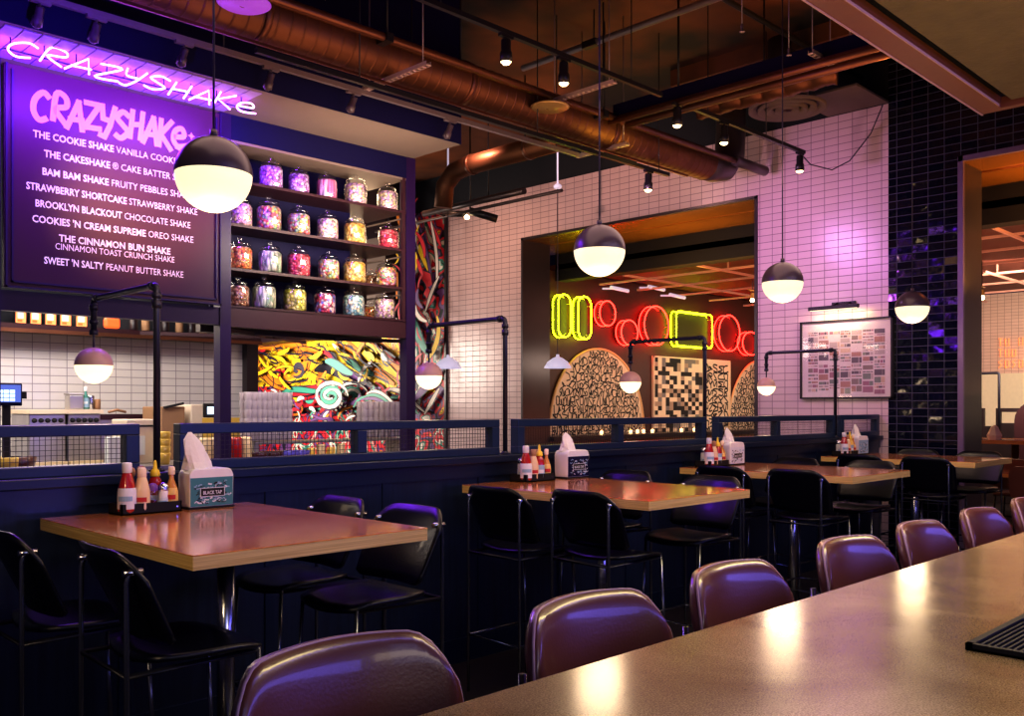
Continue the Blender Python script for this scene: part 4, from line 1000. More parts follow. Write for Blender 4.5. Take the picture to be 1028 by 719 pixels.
tag(MB().rbox(a[0], b_[0], 9.05, 9.12, 2.26, 2.36, .02).build('heat_lamp', 'menu_red'), 'glowing red heater block on the kitchen shelf', 'heat lamp')
for k, u in enumerate((134, 146, 166, 180, 192, 204, 214)):
    a = onY(u, 325, 9.12)
    tag(MB().lathe([(0, 0), (.035, 0), (.04, .02), (.038, .12), (.02, .14), (.018, .16), (0, .16)], a[0], 9.12, 2.251, 14).build('storage_jar', 'cardboard' if k % 2 else 'frame_dark'), 'small dark storage jar on the kitchen shelf right of the red glow', 'jar', 'dark jars on the kitchen shelf')
# point of sale screen
X, _, Z = P(8, 393, 6.95); t = thing('order_screen', 'small order screen with pale blue keys at the far left', 'screen', (X, 6.95, 1.05))
MB().rbox(X - .14, X + .085, 6.93, 6.96, Z - .10, Z + .055, .006).build('casing', 'soffit_blue', t)
MB().box(X - .13, X + .075, 6.926, 6.93, Z - .075, Z + .045).build('screen', 'screen_blue', t)
w = MB()
for i in range(4):
    for j in range(3): w.box(X - .11 + i * .038, X - .078 + i * .038, 6.922, 6.926, Z - .068 + j * .028, Z - .046 + j * .028)
w.build('key_block', 'screen_tile', t)
MB().box(X + .085, X + .115, 6.935, 6.955, Z - .05, Z + .0).box(X - .03, X + .02, 6.96, 6.98, 1.05, Z).box(X - .09, X + .08, 6.9, 7.04, 1.05, 1.06).build('stand', 'ink_black', t)
# two ranges with knobs
for k, (u0, u1) in enumerate(((29, 66), (68, 101))):
    a = P(u0, 420, 8.1); b_ = P(u1, 420, 8.1)
    t = thing('cooking_range', 'steel appliance with a row of dark knobs, %s of two behind the partition' % ('left' if k == 0 else 'right'), 'appliance', ((a[0] + b_[0]) / 2, 8.3, .0))
    cs = MB().rbox(a[0], b_[0], 8.1, 8.55, .85, 1.44, .01).build('casing', 'steel_brushed', t); MB().box(a[0] - .01, b_[0] + .01, 8.06, 8.55, 1.44, 1.475).build('top_plate', 'cream_wood', t)
    MB().box(a[0], b_[0], 8.04, 8.1, 1.02, 1.045).build('tray_edge', 'cream_sauce', t); MB().box(a[0] + .02, b_[0] - .02, 8.13, 8.5, 0, .85).build('pedestal', 'steel_brushed', t)
    for j in range(5):
        x = a[0] + (b_[0] - a[0]) * (.14 + .18 * j); M = Matrix.Translation((x, 8.1, 1.385)) @ Matrix.Rotation(PI / 2, 4, 'X')
        MB().lathe([(.020, 0), (.018, .02), (.006, .026), (0, .026)], 0, 0, 0, 12, M=M).build('knob', 'ink_black', cs)
a = P(76, 405, 8.3)
def cyl(name, X, Y, Z, r, h, m_, label, cat, grp=None, top=None):
    return tag(MB().lathe([(0, 0), (r * .9, 0), (r, h * .05), (r * (top or 1), h * .92), (r * .9 * (top or 1), h), (0, h)], X, Y, Z, 16).build(name, m_), label, cat, grp)
t = thing('utensil_box', 'dark grey utensil box on top of the right kitchen appliance', 'box', (a[0], 8.3, 1.476)); MB().rbox(a[0] - .07, a[0] + .05, 8.25, 8.37, 1.476, 1.60, .01).build('box_body', 'steel_brushed', t); MB().rbox(a[0] - .075, a[0] + .055, 8.245, 8.375, 1.60, 1.615, .004).build('lid', 'steel_brushed', t)
b_ = P(86, 400, 8.3); bottle('hot', b_[0], 8.3, 1.476, ['bottle_green', 'white_plastic', 'label_blue', 'label_white'], 'pale green bottle standing on the right kitchen appliance', 'bottle', 'green_bottle', 1.15)
b_ = P(92, 400, 8.3); cyl('metal_cup', b_[0], 8.32, 1.476, .03, .12, 'steel', 'steel cup beside the pale green bottle', 'cup')
b_ = P(98, 405, 8.3); cyl('metal_cup', b_[0], 8.3, 1.476, .025, .09, 'wood_cap', 'brown cup beside the steel cup', 'cup')
# low griddle and cream cabinet between appliance and pipe lamp
a = P(104, 415, 8.4); b_ = P(150, 415, 8.4); t = thing('griddle', 'low dark griddle on the rear kitchen counter', 'griddle', ((a[0] + b_[0]) / 2, 8.6, 1.02)); MB().box(a[0], b_[0], 8.57, 8.95, 1.02, 1.38).build('casing', 'steel_brushed', t); MB().box(a[0] - .01, b_[0] + .01, 8.55, 8.95, 1.38, 1.43).build('hot_plate', 'shelf_brown', t); MB().tube([(a[0] + .12, 8.6, 1.45), (a[0] + .2, 8.6, 1.47), (a[0] + .28, 8.6, 1.45)], .012).build('handle', 'wood_cap', t)
a = P(122, 425, 7.3); b_ = P(152, 425, 7.3); t = thing('cream_cabinet', 'cream fronted appliance behind the partition gap', 'appliance', ((a[0] + b_[0]) / 2, 7.35, 1.05)); MB().rbox(a[0], b_[0], 7.2, 7.5, 1.05, 1.40, .01).build('casing', 'kitchen_cream', t); MB().box(a[0] + .09, a[0] + .14, 7.19, 7.2, 1.12, 1.27).build('sheet', 'label_white', t); MB().box(a[0] + .02, b_[0] - .02, 7.19, 7.2, 1.34, 1.355).build('slot', 'ink_black', t)
a = P(164, 450, 7.0)
for k in range(4): cyl('paper_cup', a[0], 7.0, 1.0505 + .055 * k, .045, .09, 'mustard', 'tall stack of yellow paper cups in the partition gap', 'cup', 'stacked yellow cups', 1.25)
a = P(167, 420, 7.9); b_ = P(191, 420, 7.9); t = thing('cardboard_box', 'brown box shaped cabinet with an open dark lid edge', 'box', ((a[0] + b_[0]) / 2, 8.1, .98)); MB().rbox(a[0], b_[0], 8.0, 8.4, 1.02, 1.50, .01).build('body', 'cardboard', t); MB().bar((a[0] + .02, 7.99, 1.49), (b_[0] - .02, 7.99, 1.53), .02).build('lid_edge', 'ink_black', t)
a = P(192, 420, 8.0); b_ = P(204, 420, 8.0); tag(MB().rbox(a[0], b_[0], 8.0, 8.3, 1.02, 1.52, .01).build('storage_tub', 'kitchen_cream'), 'tall pinkish tub beside the brown box in the kitchen', 'tub')
X0_, X1_ = P(205, 400, 8.0)[0], P(218, 400, 8.0)[0]; t = thing('small_monitor', 'small dark monitor by the plum post', 'screen', ((X0_ + X1_) / 2, 8, 1.4)); MB().rbox(X0_, X1_, 8.0, 8.03, 1.40, 1.53, .005).build('casing', 'ink_black', t); MB().box(X0_ + .03, X1_ - .02, 7.995, 8.0, 1.43, 1.50).build('screen', 'screen_tile', t)
MB().box(X0_ - .02, X1_ + .3, 8.0, 8.3, 1.02, 1.395).build('stand', 'mustard', t)
a = P(232, 410, 8.0); tag(MB().rbox(a[0] - .08, a[0] + .14, 8.35, 8.6, 1.02, 1.52, .01).build('coffee_machine', 'kitchen_cream'), 'tan box appliance right of the plum post, before the tiles', 'appliance')
# stacks of glasses
gl = MB().lathe([(0, .002), (.026, .002), (.034, .11), (.035, .112), (.033, .11), (.026, .008)], n=12).build('drinking_glass', 'glass', None, local=True)
pmg = MT['frosted_glass']
gl.data.materials.clear(); gl.data.materials.append(pmg)
def glasses(u0, u1, Y, z0, lv, lab, grp, n):
    a = onY(u0, 410, Y)[0]; b_ = onY(u1, 410, Y)[0]
    for i in range(n):
        for k in range(lv):
            for row in (0, 1):
                c_ = gl.copy(); C.objects.link(c_); c_.location = (a + (b_ - a) * i / (n - 1), Y + row * .075, z0 + .075 * k); tag(c_, lab, 'glass', grp)
glasses(249, 290, 7.0, 1.21, 5, 'drinking glass in the tall stacks left of the swirl artwork', 'stacked glasses at the left of the mural', 9)
glasses(366, 404, 7.0, 1.21, 4, 'drinking glass in the lower stacks beside the right plum post', 'stacked glasses beside the right post', 8)
bpy.data.objects.remove(gl)
t = thing('glass_rack', 'steel riser under the stacked glasses', 'rack', (4.1, 7.05, 1.05)); MB().box(3.9, 5.5, 6.9, 7.2, 1.185, 1.205).build('rack_top', 'steel_brushed', t); MB().box(3.9, 3.95, 6.92, 7.18, 1.05, 1.185).box(5.45, 5.5, 6.92, 7.18, 1.05, 1.185).build('rack_leg', 'steel_brushed', t)
# small things seen through the mesh
rn = random.Random(5)
for k, u in enumerate((205, 214, 224, 236, 246)):
    a = P(u, 450, 6.95); cyl('paper_cup', a[0], 6.93, 1.051, .045, .20, ('cream_sauce', 'cream_sauce', 'white_plastic', 'red_sauce', 'cream_sauce')[k], '%s cup stack seen through the mesh beside the plum post' % ('cream', 'second cream', 'white', 'red', 'third cream')[k], 'cup')
for k, u in enumerate((262, 276, 290, 303)):
    a = P(u, 450, 6.9); cyl('serving_bowl', a[0], 6.93, 1.051, .07, .075, 'bowl_blue' if k > 1 else 'dark_sauce', '%s bowl on the kitchen counter behind the mesh' % ('leftmost dark', 'second dark', 'first blue', 'rightmost blue')[k], 'bowl', None, 1.3)
for k, u in enumerate((314, 324, 334, 344)):
    a = P(u, 450, 6.9); cyl('sauce_tub', a[0], 6.93, 1.051, .04, .09 + .03 * (k % 2), ('mustard', 'cream_sauce', 'mustard', 'cream_sauce')[k], '%s pot of sauce behind the mesh left of the middle stile' % ('mustard', 'cream', 'second mustard', 'second cream')[k], 'pot')
for k, u in enumerate((4, 15)):
    a = P(u, 455, 7.1); cyl('serving_bowl', a[0], 7.0, 1.051, .09, .10, ('mustard', 'stool_leather')[k], '%s bowl behind the mesh at the far left' % ('yellow', 'brown')[k], 'bowl', None, 1.2)
for k, u in enumerate((110, 117)):
    a = P(u, 445, 7.1); tag(MB().rbox(a[0] - .03, a[0] + .03, 7.05, 7.12, 1.051, 1.27, .006).build('carton', 'white_plastic'), '%s white carton behind the mesh near the pipe lamp' % ('left', 'right')[k], 'carton')

# =================================================================== WHITE SHADE PENDANTS (in front of the far wall)
for X, Y, lab in ((8.5, 7.70, 'white cone shade pendant at the left side of the serving window'), (7.6, 8.73, 'white cone shade pendant beside the graffiti mural')):
    z = 1.98; t = thing('cone_pendant', lab, 'pendant light', (X, Y, z), group='white cone pendants')
    MB().lathe([(.168, 0), (.170, .006), (.13, .075), (.06, .125), (.022, .14), (.018, .17), (0, .172)], X, Y, z, 28).build('shade', 'white_shade', t)
    MB().tube([(X, Y, z + .17), (X, Y, 4.2)], .005, 8).build('cord', 'cord', t)
    MB().lathe([(0, 0), (.045, .008), (.055, .035), (.03, .06), (0, .065)], X, Y, 4.2, 16).build('ceiling_cup', 'white_shade', t); MB().tube([(X, Y, 4.26), (X, Y, 5.1)], .011, 8).build('stem', 'white_shade', t)
    MB().lathe([(0, 0), (.05, .01), (.05, .03), (0, .05)], X, Y, z + .02, 16).build('bulb', 'globe_glow', t)

# =================================================================== NEON SIGNS
YF, YBk, YW = 9.47, 9.585, 9.648
def rr_loop(u0, v0, u1, v1, fr=.3):
    a = onY(u0, v0, YF); b_ = onY(u1, v1, YF); x0, x1, z1, z0 = a[0], b_[0], a[2], b_[2]
    r = min(x1 - x0, z1 - z0) * fr
    return rrect(x0, x1, z0, z1, r, 6)
def el_loop(u, v, ru, rv):
    c_ = onY(u, v, YF); d = (c_[0] + c_[1]) / math.sqrt(2); a = onY(u - ru, v, YF)[0]; b_ = onY(u + ru, v, YF)[0]; rz = rv * d / F
    return [((a + b_) / 2 + (b_ - a) / 2 * math.cos(q), c_[2] + rz * math.sin(q)) for q in [2 * PI * k / 32 for k in range(32)]]
NE = [('yellow', rr_loop(560.5, 295, 573, 339, .45), 'leftmost tall yellow neon rounded shape'), ('yellow', rr_loop(580.5, 297, 593.5, 341, .45), 'second tall yellow neon rounded shape'),
      ('red', el_loop(610, 314.7, 8, 12.5), 'small red neon oval right of the yellow shapes'), ('red', el_loop(632, 334, 8.3, 12.5), 'small low red neon oval above the arch artwork'),
      ('red', el_loop(659, 327, 12.2, 19.5), 'large red neon oval left of the yellow square'), ('yellow', rr_loop(679, 312, 715, 350, .14), 'yellow neon square above the chequered artwork'),
      ('red', el_loop(732.3, 334.6, 10.5, 18), 'large red neon oval right of the yellow square'), ('red', el_loop(754, 345, 8.5, 11.5), 'red neon oval at the right edge of the window')]
for col, lp, lab in NE:
    cx = sum(p[0] for p in lp) / len(lp); cz = sum(p[1] for p in lp) / len(lp)
    t = thing('neon_outline', lab + ', double tube on the dining wall', 'neon sign', (cx, YF, cz), group='neon outlines on the dining wall')
    for y in (YF, YBk):
        MB().tube([(a, y, b_) for a, b_ in lp], (.0095 if y == YF else .0085), 8, closed=True).build('neon_tube', 'neon_' + col, t)
    k = .93
    inner = [(cx + (a - cx) * k, cz + (b_ - cz) * k) for a, b_ in lp]
    M = Matrix(((1, 0, 0, 0), (0, 0, -1, 0), (0, 1, 0, 0), (0, 0, 0, 1)))
    MB().prism(inner, -(YW - .002), -(YBk - .04), M=M).build('backing', 'glow_tint_olive' if col == 'yellow' else 'glow_tint_red', t)  # backing panel, its tint also supplying the glow around the neon
    w = MB()
    for q in range(0, len(lp), max(1, len(lp) // 5)): w.tube([(lp[q][0], YF, lp[q][1]), (lp[q][0], YW, lp[q][1])], .004, 6)
    w.build('standoff', 'steel', t)
# picture lights / brackets above the neon
for u, v in ((622, 291), (659, 290), (680, 298)):
    a = onY(u, v, 9.3); t = thing('wall_spotlight', 'small pale bracket spotlight above the neon, %s' % {622: 'over the small red oval', 659: 'over the large red oval', 680: 'over the yellow square'}[u], 'spotlight', a, group='bracket lights above the neon')
    M = Matrix.Translation(a)
    MB().tube([(a[0] - .22, 9.3, a[2] + .02), (a[0] + .22, 9.3, a[2] - .0)], .03, 10).build('housing', 'white_shade', t); MB().bar((a[0], 9.3, a[2] + .02), (a[0], YW, a[2] + .05), .03).build('bracket', 'white_shade', t)

# =================================================================== LETTERED ARTWORK
def scribble(mb, rn, x, z, w_, h_, y, th, mi=0):
    k = rn.randrange(8)
    S = {0: [(.85, .9), (.3, 1), (.1, .7), (.8, .4), (.7, .05), (.1, .1)], 1: [(.5, 1), (.1, .8), (.1, .2), (.5, 0), (.9, .25), (.9, .8), (.5, 1), (.3, .9)], 2: [(.1, 1), (.1, .1), (.6, 0), (.9, .3), (.9, 1)], 3: [(.05, 0), (.1, 1), (.5, .4), (.85, 1), (.9, 0)],
         4: [(.9, .95), (.15, .9), (.2, .5), (.7, .5), (.15, .45), (.15, .05), (.9, .1)], 5: [(.1, 0), (.15, 1), (.75, .9), (.6, .5), (.15, .5), (.85, 0)], 6: [(.1, 1), (.5, .5), (.9, 1), (.5, .5), (.45, 0)], 7: [(.1, .9), (.85, .9), (.15, .1), (.9, .05)]}[k]
    if rn.random() < .45: S = [(b_, a) for a, b_ in S]
    if rn.random() < .4: S = [(1 - a, b_) for a, b_ in S]
    S = smooth([(a + rn.uniform(-.16, .16), b_ + rn.uniform(-.14, .14)) for a, b_ in S], 4)
    mb.ribbon([(x + a * w_, z + b_ * h_) for a, b_ in S], th, 'Y', y, mi)
def arch(xc, hw, label, seed):
    t = thing('arch_artwork', label, 'artwork', (xc, 9.6, 1.0)); rn = random.Random(seed); z0, zr = 1.0, 1.44; n = 30
    out = [(xc + hw * math.cos(PI * k / n), z0 + zr * math.sin(PI * k / n) ** .9) for k in range(n + 1)]
    M = Matrix(((1, 0, 0, 0), (0, 0, -1, 0), (0, 1, 0, 0), (0, 0, 0, 1)))
    MB().prism(out, -9.648, -9.62, M=M).build('panel', 'cream_wood', t)
    MB().tube([(a, 9.62, b_) for a, b_ in out], .022, 6).build('rim', 'cream_wood2', t)
    w = MB(); w.flatmesh = True; z = z0 + .02; r = 0
    while z < z0 + zr - .1:
        h_ = rn.uniform(.085, .15); 
        def half(zz): 
            q = min(1, max(0, (zz - z0) / zr)) ** (1 / .9); return hw * math.sqrt(max(0, 1 - q * q)) - .05
        hh = min(half(z + h_), half(z)); x = xc - hh
        while x < xc + hh - .06:
            w_ = rn.uniform(.06, .12); scribble(w, rn, x, z, min(w_, xc + hh - x), h_ * 1.0, 9.618 - .0001 * (r % 20), .019); x += w_ * .98; r += 1
        z += h_ * 1.0
    w.build('lettering', 'ink_black', t)
arch(11.62, 1.20, 'cream arch panel covered in black hand lettering, below the neon, at the left', 3)
arch(16.75, 1.25, 'cream lettered arch panel partly hidden by the right edge of the window', 8)
t = thing('square_artwork', 'square panel, half black and tan chequers and half black lettering, below the yellow neon', 'artwork', (14.3, 9.6, .95))
x0, x1, xm, z0, z1 = 13.08, 15.55, 14.62, .95, 2.39
MB().box(x0, x1, 9.62, 9.648, z0, z1).build('panel', 'cream_wood', t)
w = MB(); 
for a, b_, c_, d_ in ((x0, x1, z1 - .025, z1), (x0, x1, z0, z0 + .025), (x0, x0 + .03, z0, z1), (x1 - .03, x1, z0, z1), (xm - .012, xm + .012, z0, z1)): w.box(a, b_, 9.60, 9.62, c_, d_)
w.build('frame', 'cream_wood', t)
w = MB(); w.flatmesh = True; rn = random.Random(2); nx_, nz_ = 13, 18
for i in range(nx_):
    for j in range(nz_):
        a = x0 + .03 + (xm - .012 - x0 - .03) * i / nx_; b_ = z0 + .025 + (z1 - z0 - .05) * j / nz_; dx, dz = (xm - x0 - .042) / nx_, (z1 - z0 - .05) / nz_
        dark = rn.random() < (.72 if (i + j) % 2 else .22); w.poly([(a, 9.617, b_), (a + dx, 9.617, b_), (a + dx, 9.617, b_ + dz), (a, 9.617, b_ + dz)], (0 if rn.random() < .7 else 1) if dark else (3 if rn.random() < .75 else 2))
w.build('chequers', ['ink_black', 'grey_sq', 'tan_sq', 'cream_wood'], t)
w = MB(); w.flatmesh = True; x = xm + .03
r = 0
while x < x1 - .1:
    z = z0 + .04; w_ = rn.uniform(.14, .22)
    while z < z1 - .15: scribble(w, rn, x, z, min(w_, x1 - .04 - x), .14, 9.617 - .0001 * (r % 20), .028); z += .145; r += 1
    x += w_ * 1.02
w.build('lettering', 'ink_black', t)
# ledge with candles under the artwork
t = thing('wall_ledge', 'dark ledge with woven tan front along the dining wall', 'ledge', (13, 9.3, 0)); MB().box(9.96, 17.5, 9.1, 9.6, 1.0, 1.06).build('ledge_top', 'frame_dark', t); MB().box(9.96, 17.5, 9.2, 9.6, 0, 1.0).build('front', 'cardboard', t)
for k, u in enumerate((604, 633, 640, 646, 655, 684, 697)):
    a = onY(u, 430, 9.2); t = thing('votive_candle', 'small glowing votive candle glass on the dining wall ledge', 'candle', (a[0], 9.2, 1.061), group='votive candles on the ledge')
    MB().lathe([(0, 0), (.035, 0), (.04, .09), (.037, .09), (.033, .01)], a[0], 9.2, 1.061, 10).build('glass_cup', 'glass', t); MB().lathe([(0, .01), (.028, .01), (.03, .06), (.006, .07), (0, .09)], a[0], 9.2, 1.061, 10).build('candle_flame', 'candle', t)
# pendant lamps with bare bulbs in the dining room
for X, Y, z, lab in ((12.6, 7.4, 3.12, 'bare warm bulb hanging under the dining ceiling, seen through the window'), (13.2, 4.30, 2.95, 'bright bare bulb under the dining ceiling, seen through the right opening')):
    t = thing('bulb_pendant', lab, 'pendant light', (X, Y, z)); MB().tube([(X, Y, z + .1), (X, Y, 3.45)], .006, 8).build('cord', 'cord', t); MB().lathe([(.03, .10), (.03, .03), (.022, .02)], X, Y, z + .02, 12).build('socket', 'brass_disc', t)
    MB().lathe([(0, 0), (.025, .006), (.035, .03), (.025, .055), (.012, .07)], X, Y, z - .02, 14).build('bulb', 'spot_glow', t)
    MB().tube([(X - .09, Y, z + .16), (X + .09, Y, z + .16)], .012, 8).build('fitting', 'brass_disc', t)

# =================================================================== FRAMED PRINT AND PICTURE LIGHT
t = thing('framed_print', 'large framed white print of many small picture cards on the white tiled wall', 'framed print', (TX - .03, 4.41, 1.59))
ya, yb, za, zb = 3.90, 4.91, 1.585, 2.42; xf = TX - .04
w = MB()
for a, b_, c_, d_ in ((ya, yb, zb - .017, zb), (ya, yb, za, za + .017), (ya, ya + .017, za, zb), (yb - .017, yb, za, zb)): w.box(xf - .012, TX - .001, a, b_, c_, d_)
w.build('frame', 'poster_frame', t)
pap = MB().box(xf + .01, TX - .002, ya + .01, yb - .01, za + .01, zb - .01).build('paper', 'poster_paper', t)
w = MB(); w.flatmesh = True; rn = random.Random(4)
cols_ = 7; cw = (yb - ya - .16) / cols_
for i in range(cols_):
    y0 = yb - .085 - i * cw; z = zb - .12
    while z > za + .09:
        h_ = rn.choice((.012, .012, .03, .045, .06, .02)); sk = rn.random() < .06
        if not sk:
            y = y0 - .004
            while y > y0 - cw + .014:
                l = rn.uniform(.012, .05) if h_ < .04 else rn.uniform(.04, cw); l = min(l, y - (y0 - cw + .008)); 
                w.poly([(xf + .008, y, z), (xf + .008, y - l, z), (xf + .008, y - l, z - h_), (xf + .008, y, z - h_)], rn.randrange(7)); y -= l + rn.choice((.002, .006))
        z -= h_ + rn.uniform(.008, .02)
w.build('picture_cards', ['poster_%d' % i for i in range(7)], pap)
w = MB(); w.flatmesh = True; w.poly([(xf, ya + .01, za + .01), (xf, yb - .01, za + .01), (xf, yb - .01, zb - .01), (xf, ya + .01, zb - .01)]); w.build('glazing', 'poster_glass', t)
t = thing('picture_light', 'black bar picture light above the framed print', 'picture light', (TX - .1, 4.5, 2.55))
lb = MB().rbox(TX - .20, TX - .16, 4.19, 4.74, 2.52, 2.56, .006).build('lamp_bar', 'poster_frame', t); MB().box(TX - .195, TX - .165, 4.21, 4.72, 2.515, 2.521).build('diffuser', 'globe_glow', lb)
MB().box(TX - .02, TX, 4.30, 4.56, 2.585, 2.61).bar((TX - .01, 4.36, 2.6), (TX - .18, 4.36, 2.55), .014).bar((TX - .01, 4.50, 2.6), (TX - .18, 4.5, 2.55), .014).build('bracket', 'poster_frame', t)

# =================================================================== DINING ROOM BEYOND THE RIGHT OPENING
t = thing('distant_partition', 'dark framed partition with openings in the room beyond the right opening', 'partition', (16.5, 5, 0))
MB().box(15.5, 15.56, -1, 5.9, 0, 1.20).build('panelling', 'frame_dark', t)
w = MB()
for y0, y1 in ((5.02, 5.35), (4.1, 4.85), (2.5, 4.0)): w.box(15.5, 15.56, y0, y1, 1.20, 1.25); w.box(15.5, 15.56, y0, y1, 1.42, 1.48); w.box(15.5, 15.56, y0, y0 + .07, 1.25, 1.42); w.box(15.5, 15.56, y1 - .07, y1, 1.25, 1.42)
w.build('frame', 'frame_dark', t)
X, Y = 15.3, 4.97; t = thing('distant_pipe_lamp', 'dark pipe arm lamp in the room beyond the right opening', 'lamp', (X, 4.80, 1.1)); MB().tube(fillet([(X, 4.74, 1.0), (X, 4.74, 2.02), (X, 5.15, 2.02), (X, 5.15, 1.86)], .03), .02, 8).build('pipe', 'pipe_black', t)
MB().lathe([(0, .10), (.06, .08), (.10, 0)], X, 5.15, 1.76, 16).build('shade', 'globe_top_tan', t); MB().lathe([(.10, 0), (.06, -.08), (0, -.10)], X, 5.15, 1.76, 16).build('diffuser', 'lamp_glow', t)
t = thing('distant_table', 'wood topped table with condiments in the room beyond', 'table', (13.9, 4.2, 0)); MB().box(13.4, 14.4, 3.3, 4.95, 1.0, 1.05).build('tabletop', 'table_top', t); MB().tube([(13.9, 4.1, 0), (13.9, 4.1, 1.0)], .05).build('column', 'steel', t); MB().box(13.6, 14.2, 3.8, 4.4, 0, .03).build('base_plate', 'tube_dark', t)
X = 13.6
bottle('ketchup', X, 4.62, 1.051, ['red_sauce', 'white_plastic', 'label_white', 'label_blue'], 'white capped bottle on the distant table beyond the right opening', 'bottle', 'ketchup_bottle', 1.1)
bottle('mustard', X, 4.48, 1.051, ['cream_sauce', 'white_plastic', 'label_white', 'label_blue'], 'pale pointed bottle on the distant table beyond the right opening', 'bottle', 'squeeze_bottle', 1.1)
tag(MB().lathe([(0, 0), (.08, 0), (.10, .06), (.07, .12), (.05, .17), (.015, .2), (0, .19)], X, 4.27, 1.051, 7, smooth=False).build('napkin_stack', 'paper'), 'pale paper napkin heap on the distant table', 'napkins')
def low_table(X, Y, lab):
    t = thing('low_table', lab, 'table', (X, Y, 0)); MB().box(X - .4, X + .4, Y - .45, Y + .45, .71, .75).build('tabletop', 'table_top', t); MB().tube([(X, Y, 0), (X, Y, .71)], .03).build('column', 'tube_dark', t); MB().box(X - .25, X + .25, Y - .25, Y + .25, 0, .02).build('base_plate', 'tube_dark', t)
low_table(11.6, 3.35, 'low wood table just beyond the right opening'); low_table(13.2, 3.1, 'second low wood table beyond the right opening, farther back')
def low_chair(X, Y, a, lab):
    t = thing('low_chair', lab, 'chair', (X, Y, 0), R(a), 'dark red chairs beyond the opening')
    MB().rbox(-.2, .2, -.2, .2, .43, .47, .015).build('seat', 'stool_leather', t, local=True)
    M = Matrix.Translation((-.20, 0, .70)) @ Matrix.Rotation(R(-8), 4, 'Y') @ Matrix.Rotation(PI / 2, 4, 'Z') @ Matrix.Rotation(PI / 2, 4, 'X')
    MB().prism(rrect(-.22, .22, -.18, .18, .10), -.015, .015, M=M).build('backrest', 'stool_leather', t, local=True)
    for i in (-1, 1):
        for j in (-1, 1): MB().tube([(i * .2, j * .19, 0), (i * .17, j * .17, .44)], .012, 8).build('leg', 'tube_dark', t, local=True)
low_chair(10.75, 2.95, 0, 'dark leather low chair nearest the right opening'); low_chair(12.2, 3.6, 0, 'dark leather low chair behind the first low table'); low_chair(12.4, 2.9, 0, 'dark leather low chair partly behind the nearest low chair')
t = thing('curved_booth', 'rounded brown leather booth back at the right edge of the photo', 'booth', (14.9, 4.0, 0)); M = Matrix.Translation((15.0, 4.0, 0)) @ Matrix.Rotation(PI / 2, 4, 'Z') @ Matrix.Rotation(PI / 2, 4, 'X')
MB().prism([(-.42, 0), (.42, 0), (.42, 1.3)] + [(.42 * math.cos(a), 1.3 + .33 * math.sin(a)) for a in [PI * k / 14 for k in range(1, 14)]] + [(-.42, 1.3)], -.06, .06, M=M).build('backrest', 'shelf_brown', t)
# marquee letters on the distant tile (red and yellow glow)
t = thing('lit_sign', 'blurred red and yellow lit lettering on the distant tiled wall', 'sign', (18.45, 5.5, 2.2)); rn = random.Random(11)
wr = MB(); wy = MB()
for r_, z in enumerate((2.62, 2.42, 2.22)):
    for k in range(7):
        y = 5.72 - k * .115
        if rn.random() < .12 + .2 * (r_ == 0 and k in (1, 2)): continue
        mb = wy if k >= 5 and r_ > 0 else wr
        S = [[(0, 0), (0, 1), (.7, .9), (.7, .1), (0, 0)], [(0, 1), (0, 0), (.7, 0), (.7, 1)], [(.7, 1), (0, .8), (.6, .4), (0, 0)], [(0, 1), (.7, 1), (.35, 1), (.35, 0)]][rn.randrange(4)]
        mb.tube([(18.44, y - a * .085, z + b_ * .14) for a, b_ in S], .010, 6)
wr.build('red_letters', 'menu_orange', t); wy.build('yellow_letters', 'candle', t)

# =================================================================== CEILING SERVICES
def Zk(k, Y): return H + k * Y
# big spiral duct
t = thing('air_duct', 'large copper brown spiral air duct running along the ceiling', 'duct', (4, 5.5, 4.08)); Yd, zd, rd = 5.5, 4.08, .165
w = MB(); pts = []; rr_ = []; x = -2.5
while x < 8.3:
    for dx, k in ((0, 1), (.006, 1), (.082, 1), (.088, 1), (.091, 1.022), (.097, 1.022)): pts.append((x + dx, Yd, zd)); rr_.append(rd * k)
    x += .10
w.tube(pts, rr_, 28); w.build('duct_body', 'duct_metal', t)
MB().tube([(x, Yd, zd), (x + .15, Yd, zd), (x + .35, Yd, zd + .04), (x + .52, Yd + .02, zd + .2), (x + .56, Yd + .03, zd + .5), (x + .56, Yd + .03, 5.1)], .162, 24).build('elbow', 'duct_dark', t)
for x in (1.4, 3.1, 4.9, 6.7):
    MB().tube([(x, Yd, zd), (x + .05, Yd, zd)], rd * 1.06, 28).build('clamp_band', 'copper', t)
    MB().tube([(x + .02, Yd, zd + rd), (x + .02, Yd, 5.1)], .008).build('hanger', 'track_black', t)
w = MB()
w.box(-2.5, 8.0, Yd - .06, Yd - .04, zd - rd - .05, zd - rd - .03); w.build('lower_rail', 'copper', t)
for u, m_, lab in ((245, 'violet_lit_disc', 'round flat duct diffuser with violet light painted in as glow, at the top of the photo'), (552, 'brass_disc', 'round flat brass duct diffuser above the second globe pendant')):
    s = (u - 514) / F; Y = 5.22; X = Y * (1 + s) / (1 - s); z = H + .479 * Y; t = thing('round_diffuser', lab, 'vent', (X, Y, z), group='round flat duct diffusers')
    MB().lathe([(0, -.012), (.145, -.012), (.165, 0), (.15, .012), (.03, .02)], X, Y, z, 28).build('disc', m_, t); MB().tube([(X, Y, z + .01), (X, Y + .06, z + .08), (X, Yd, zd)], .04, 14).build('neck', 'duct_metal', t)
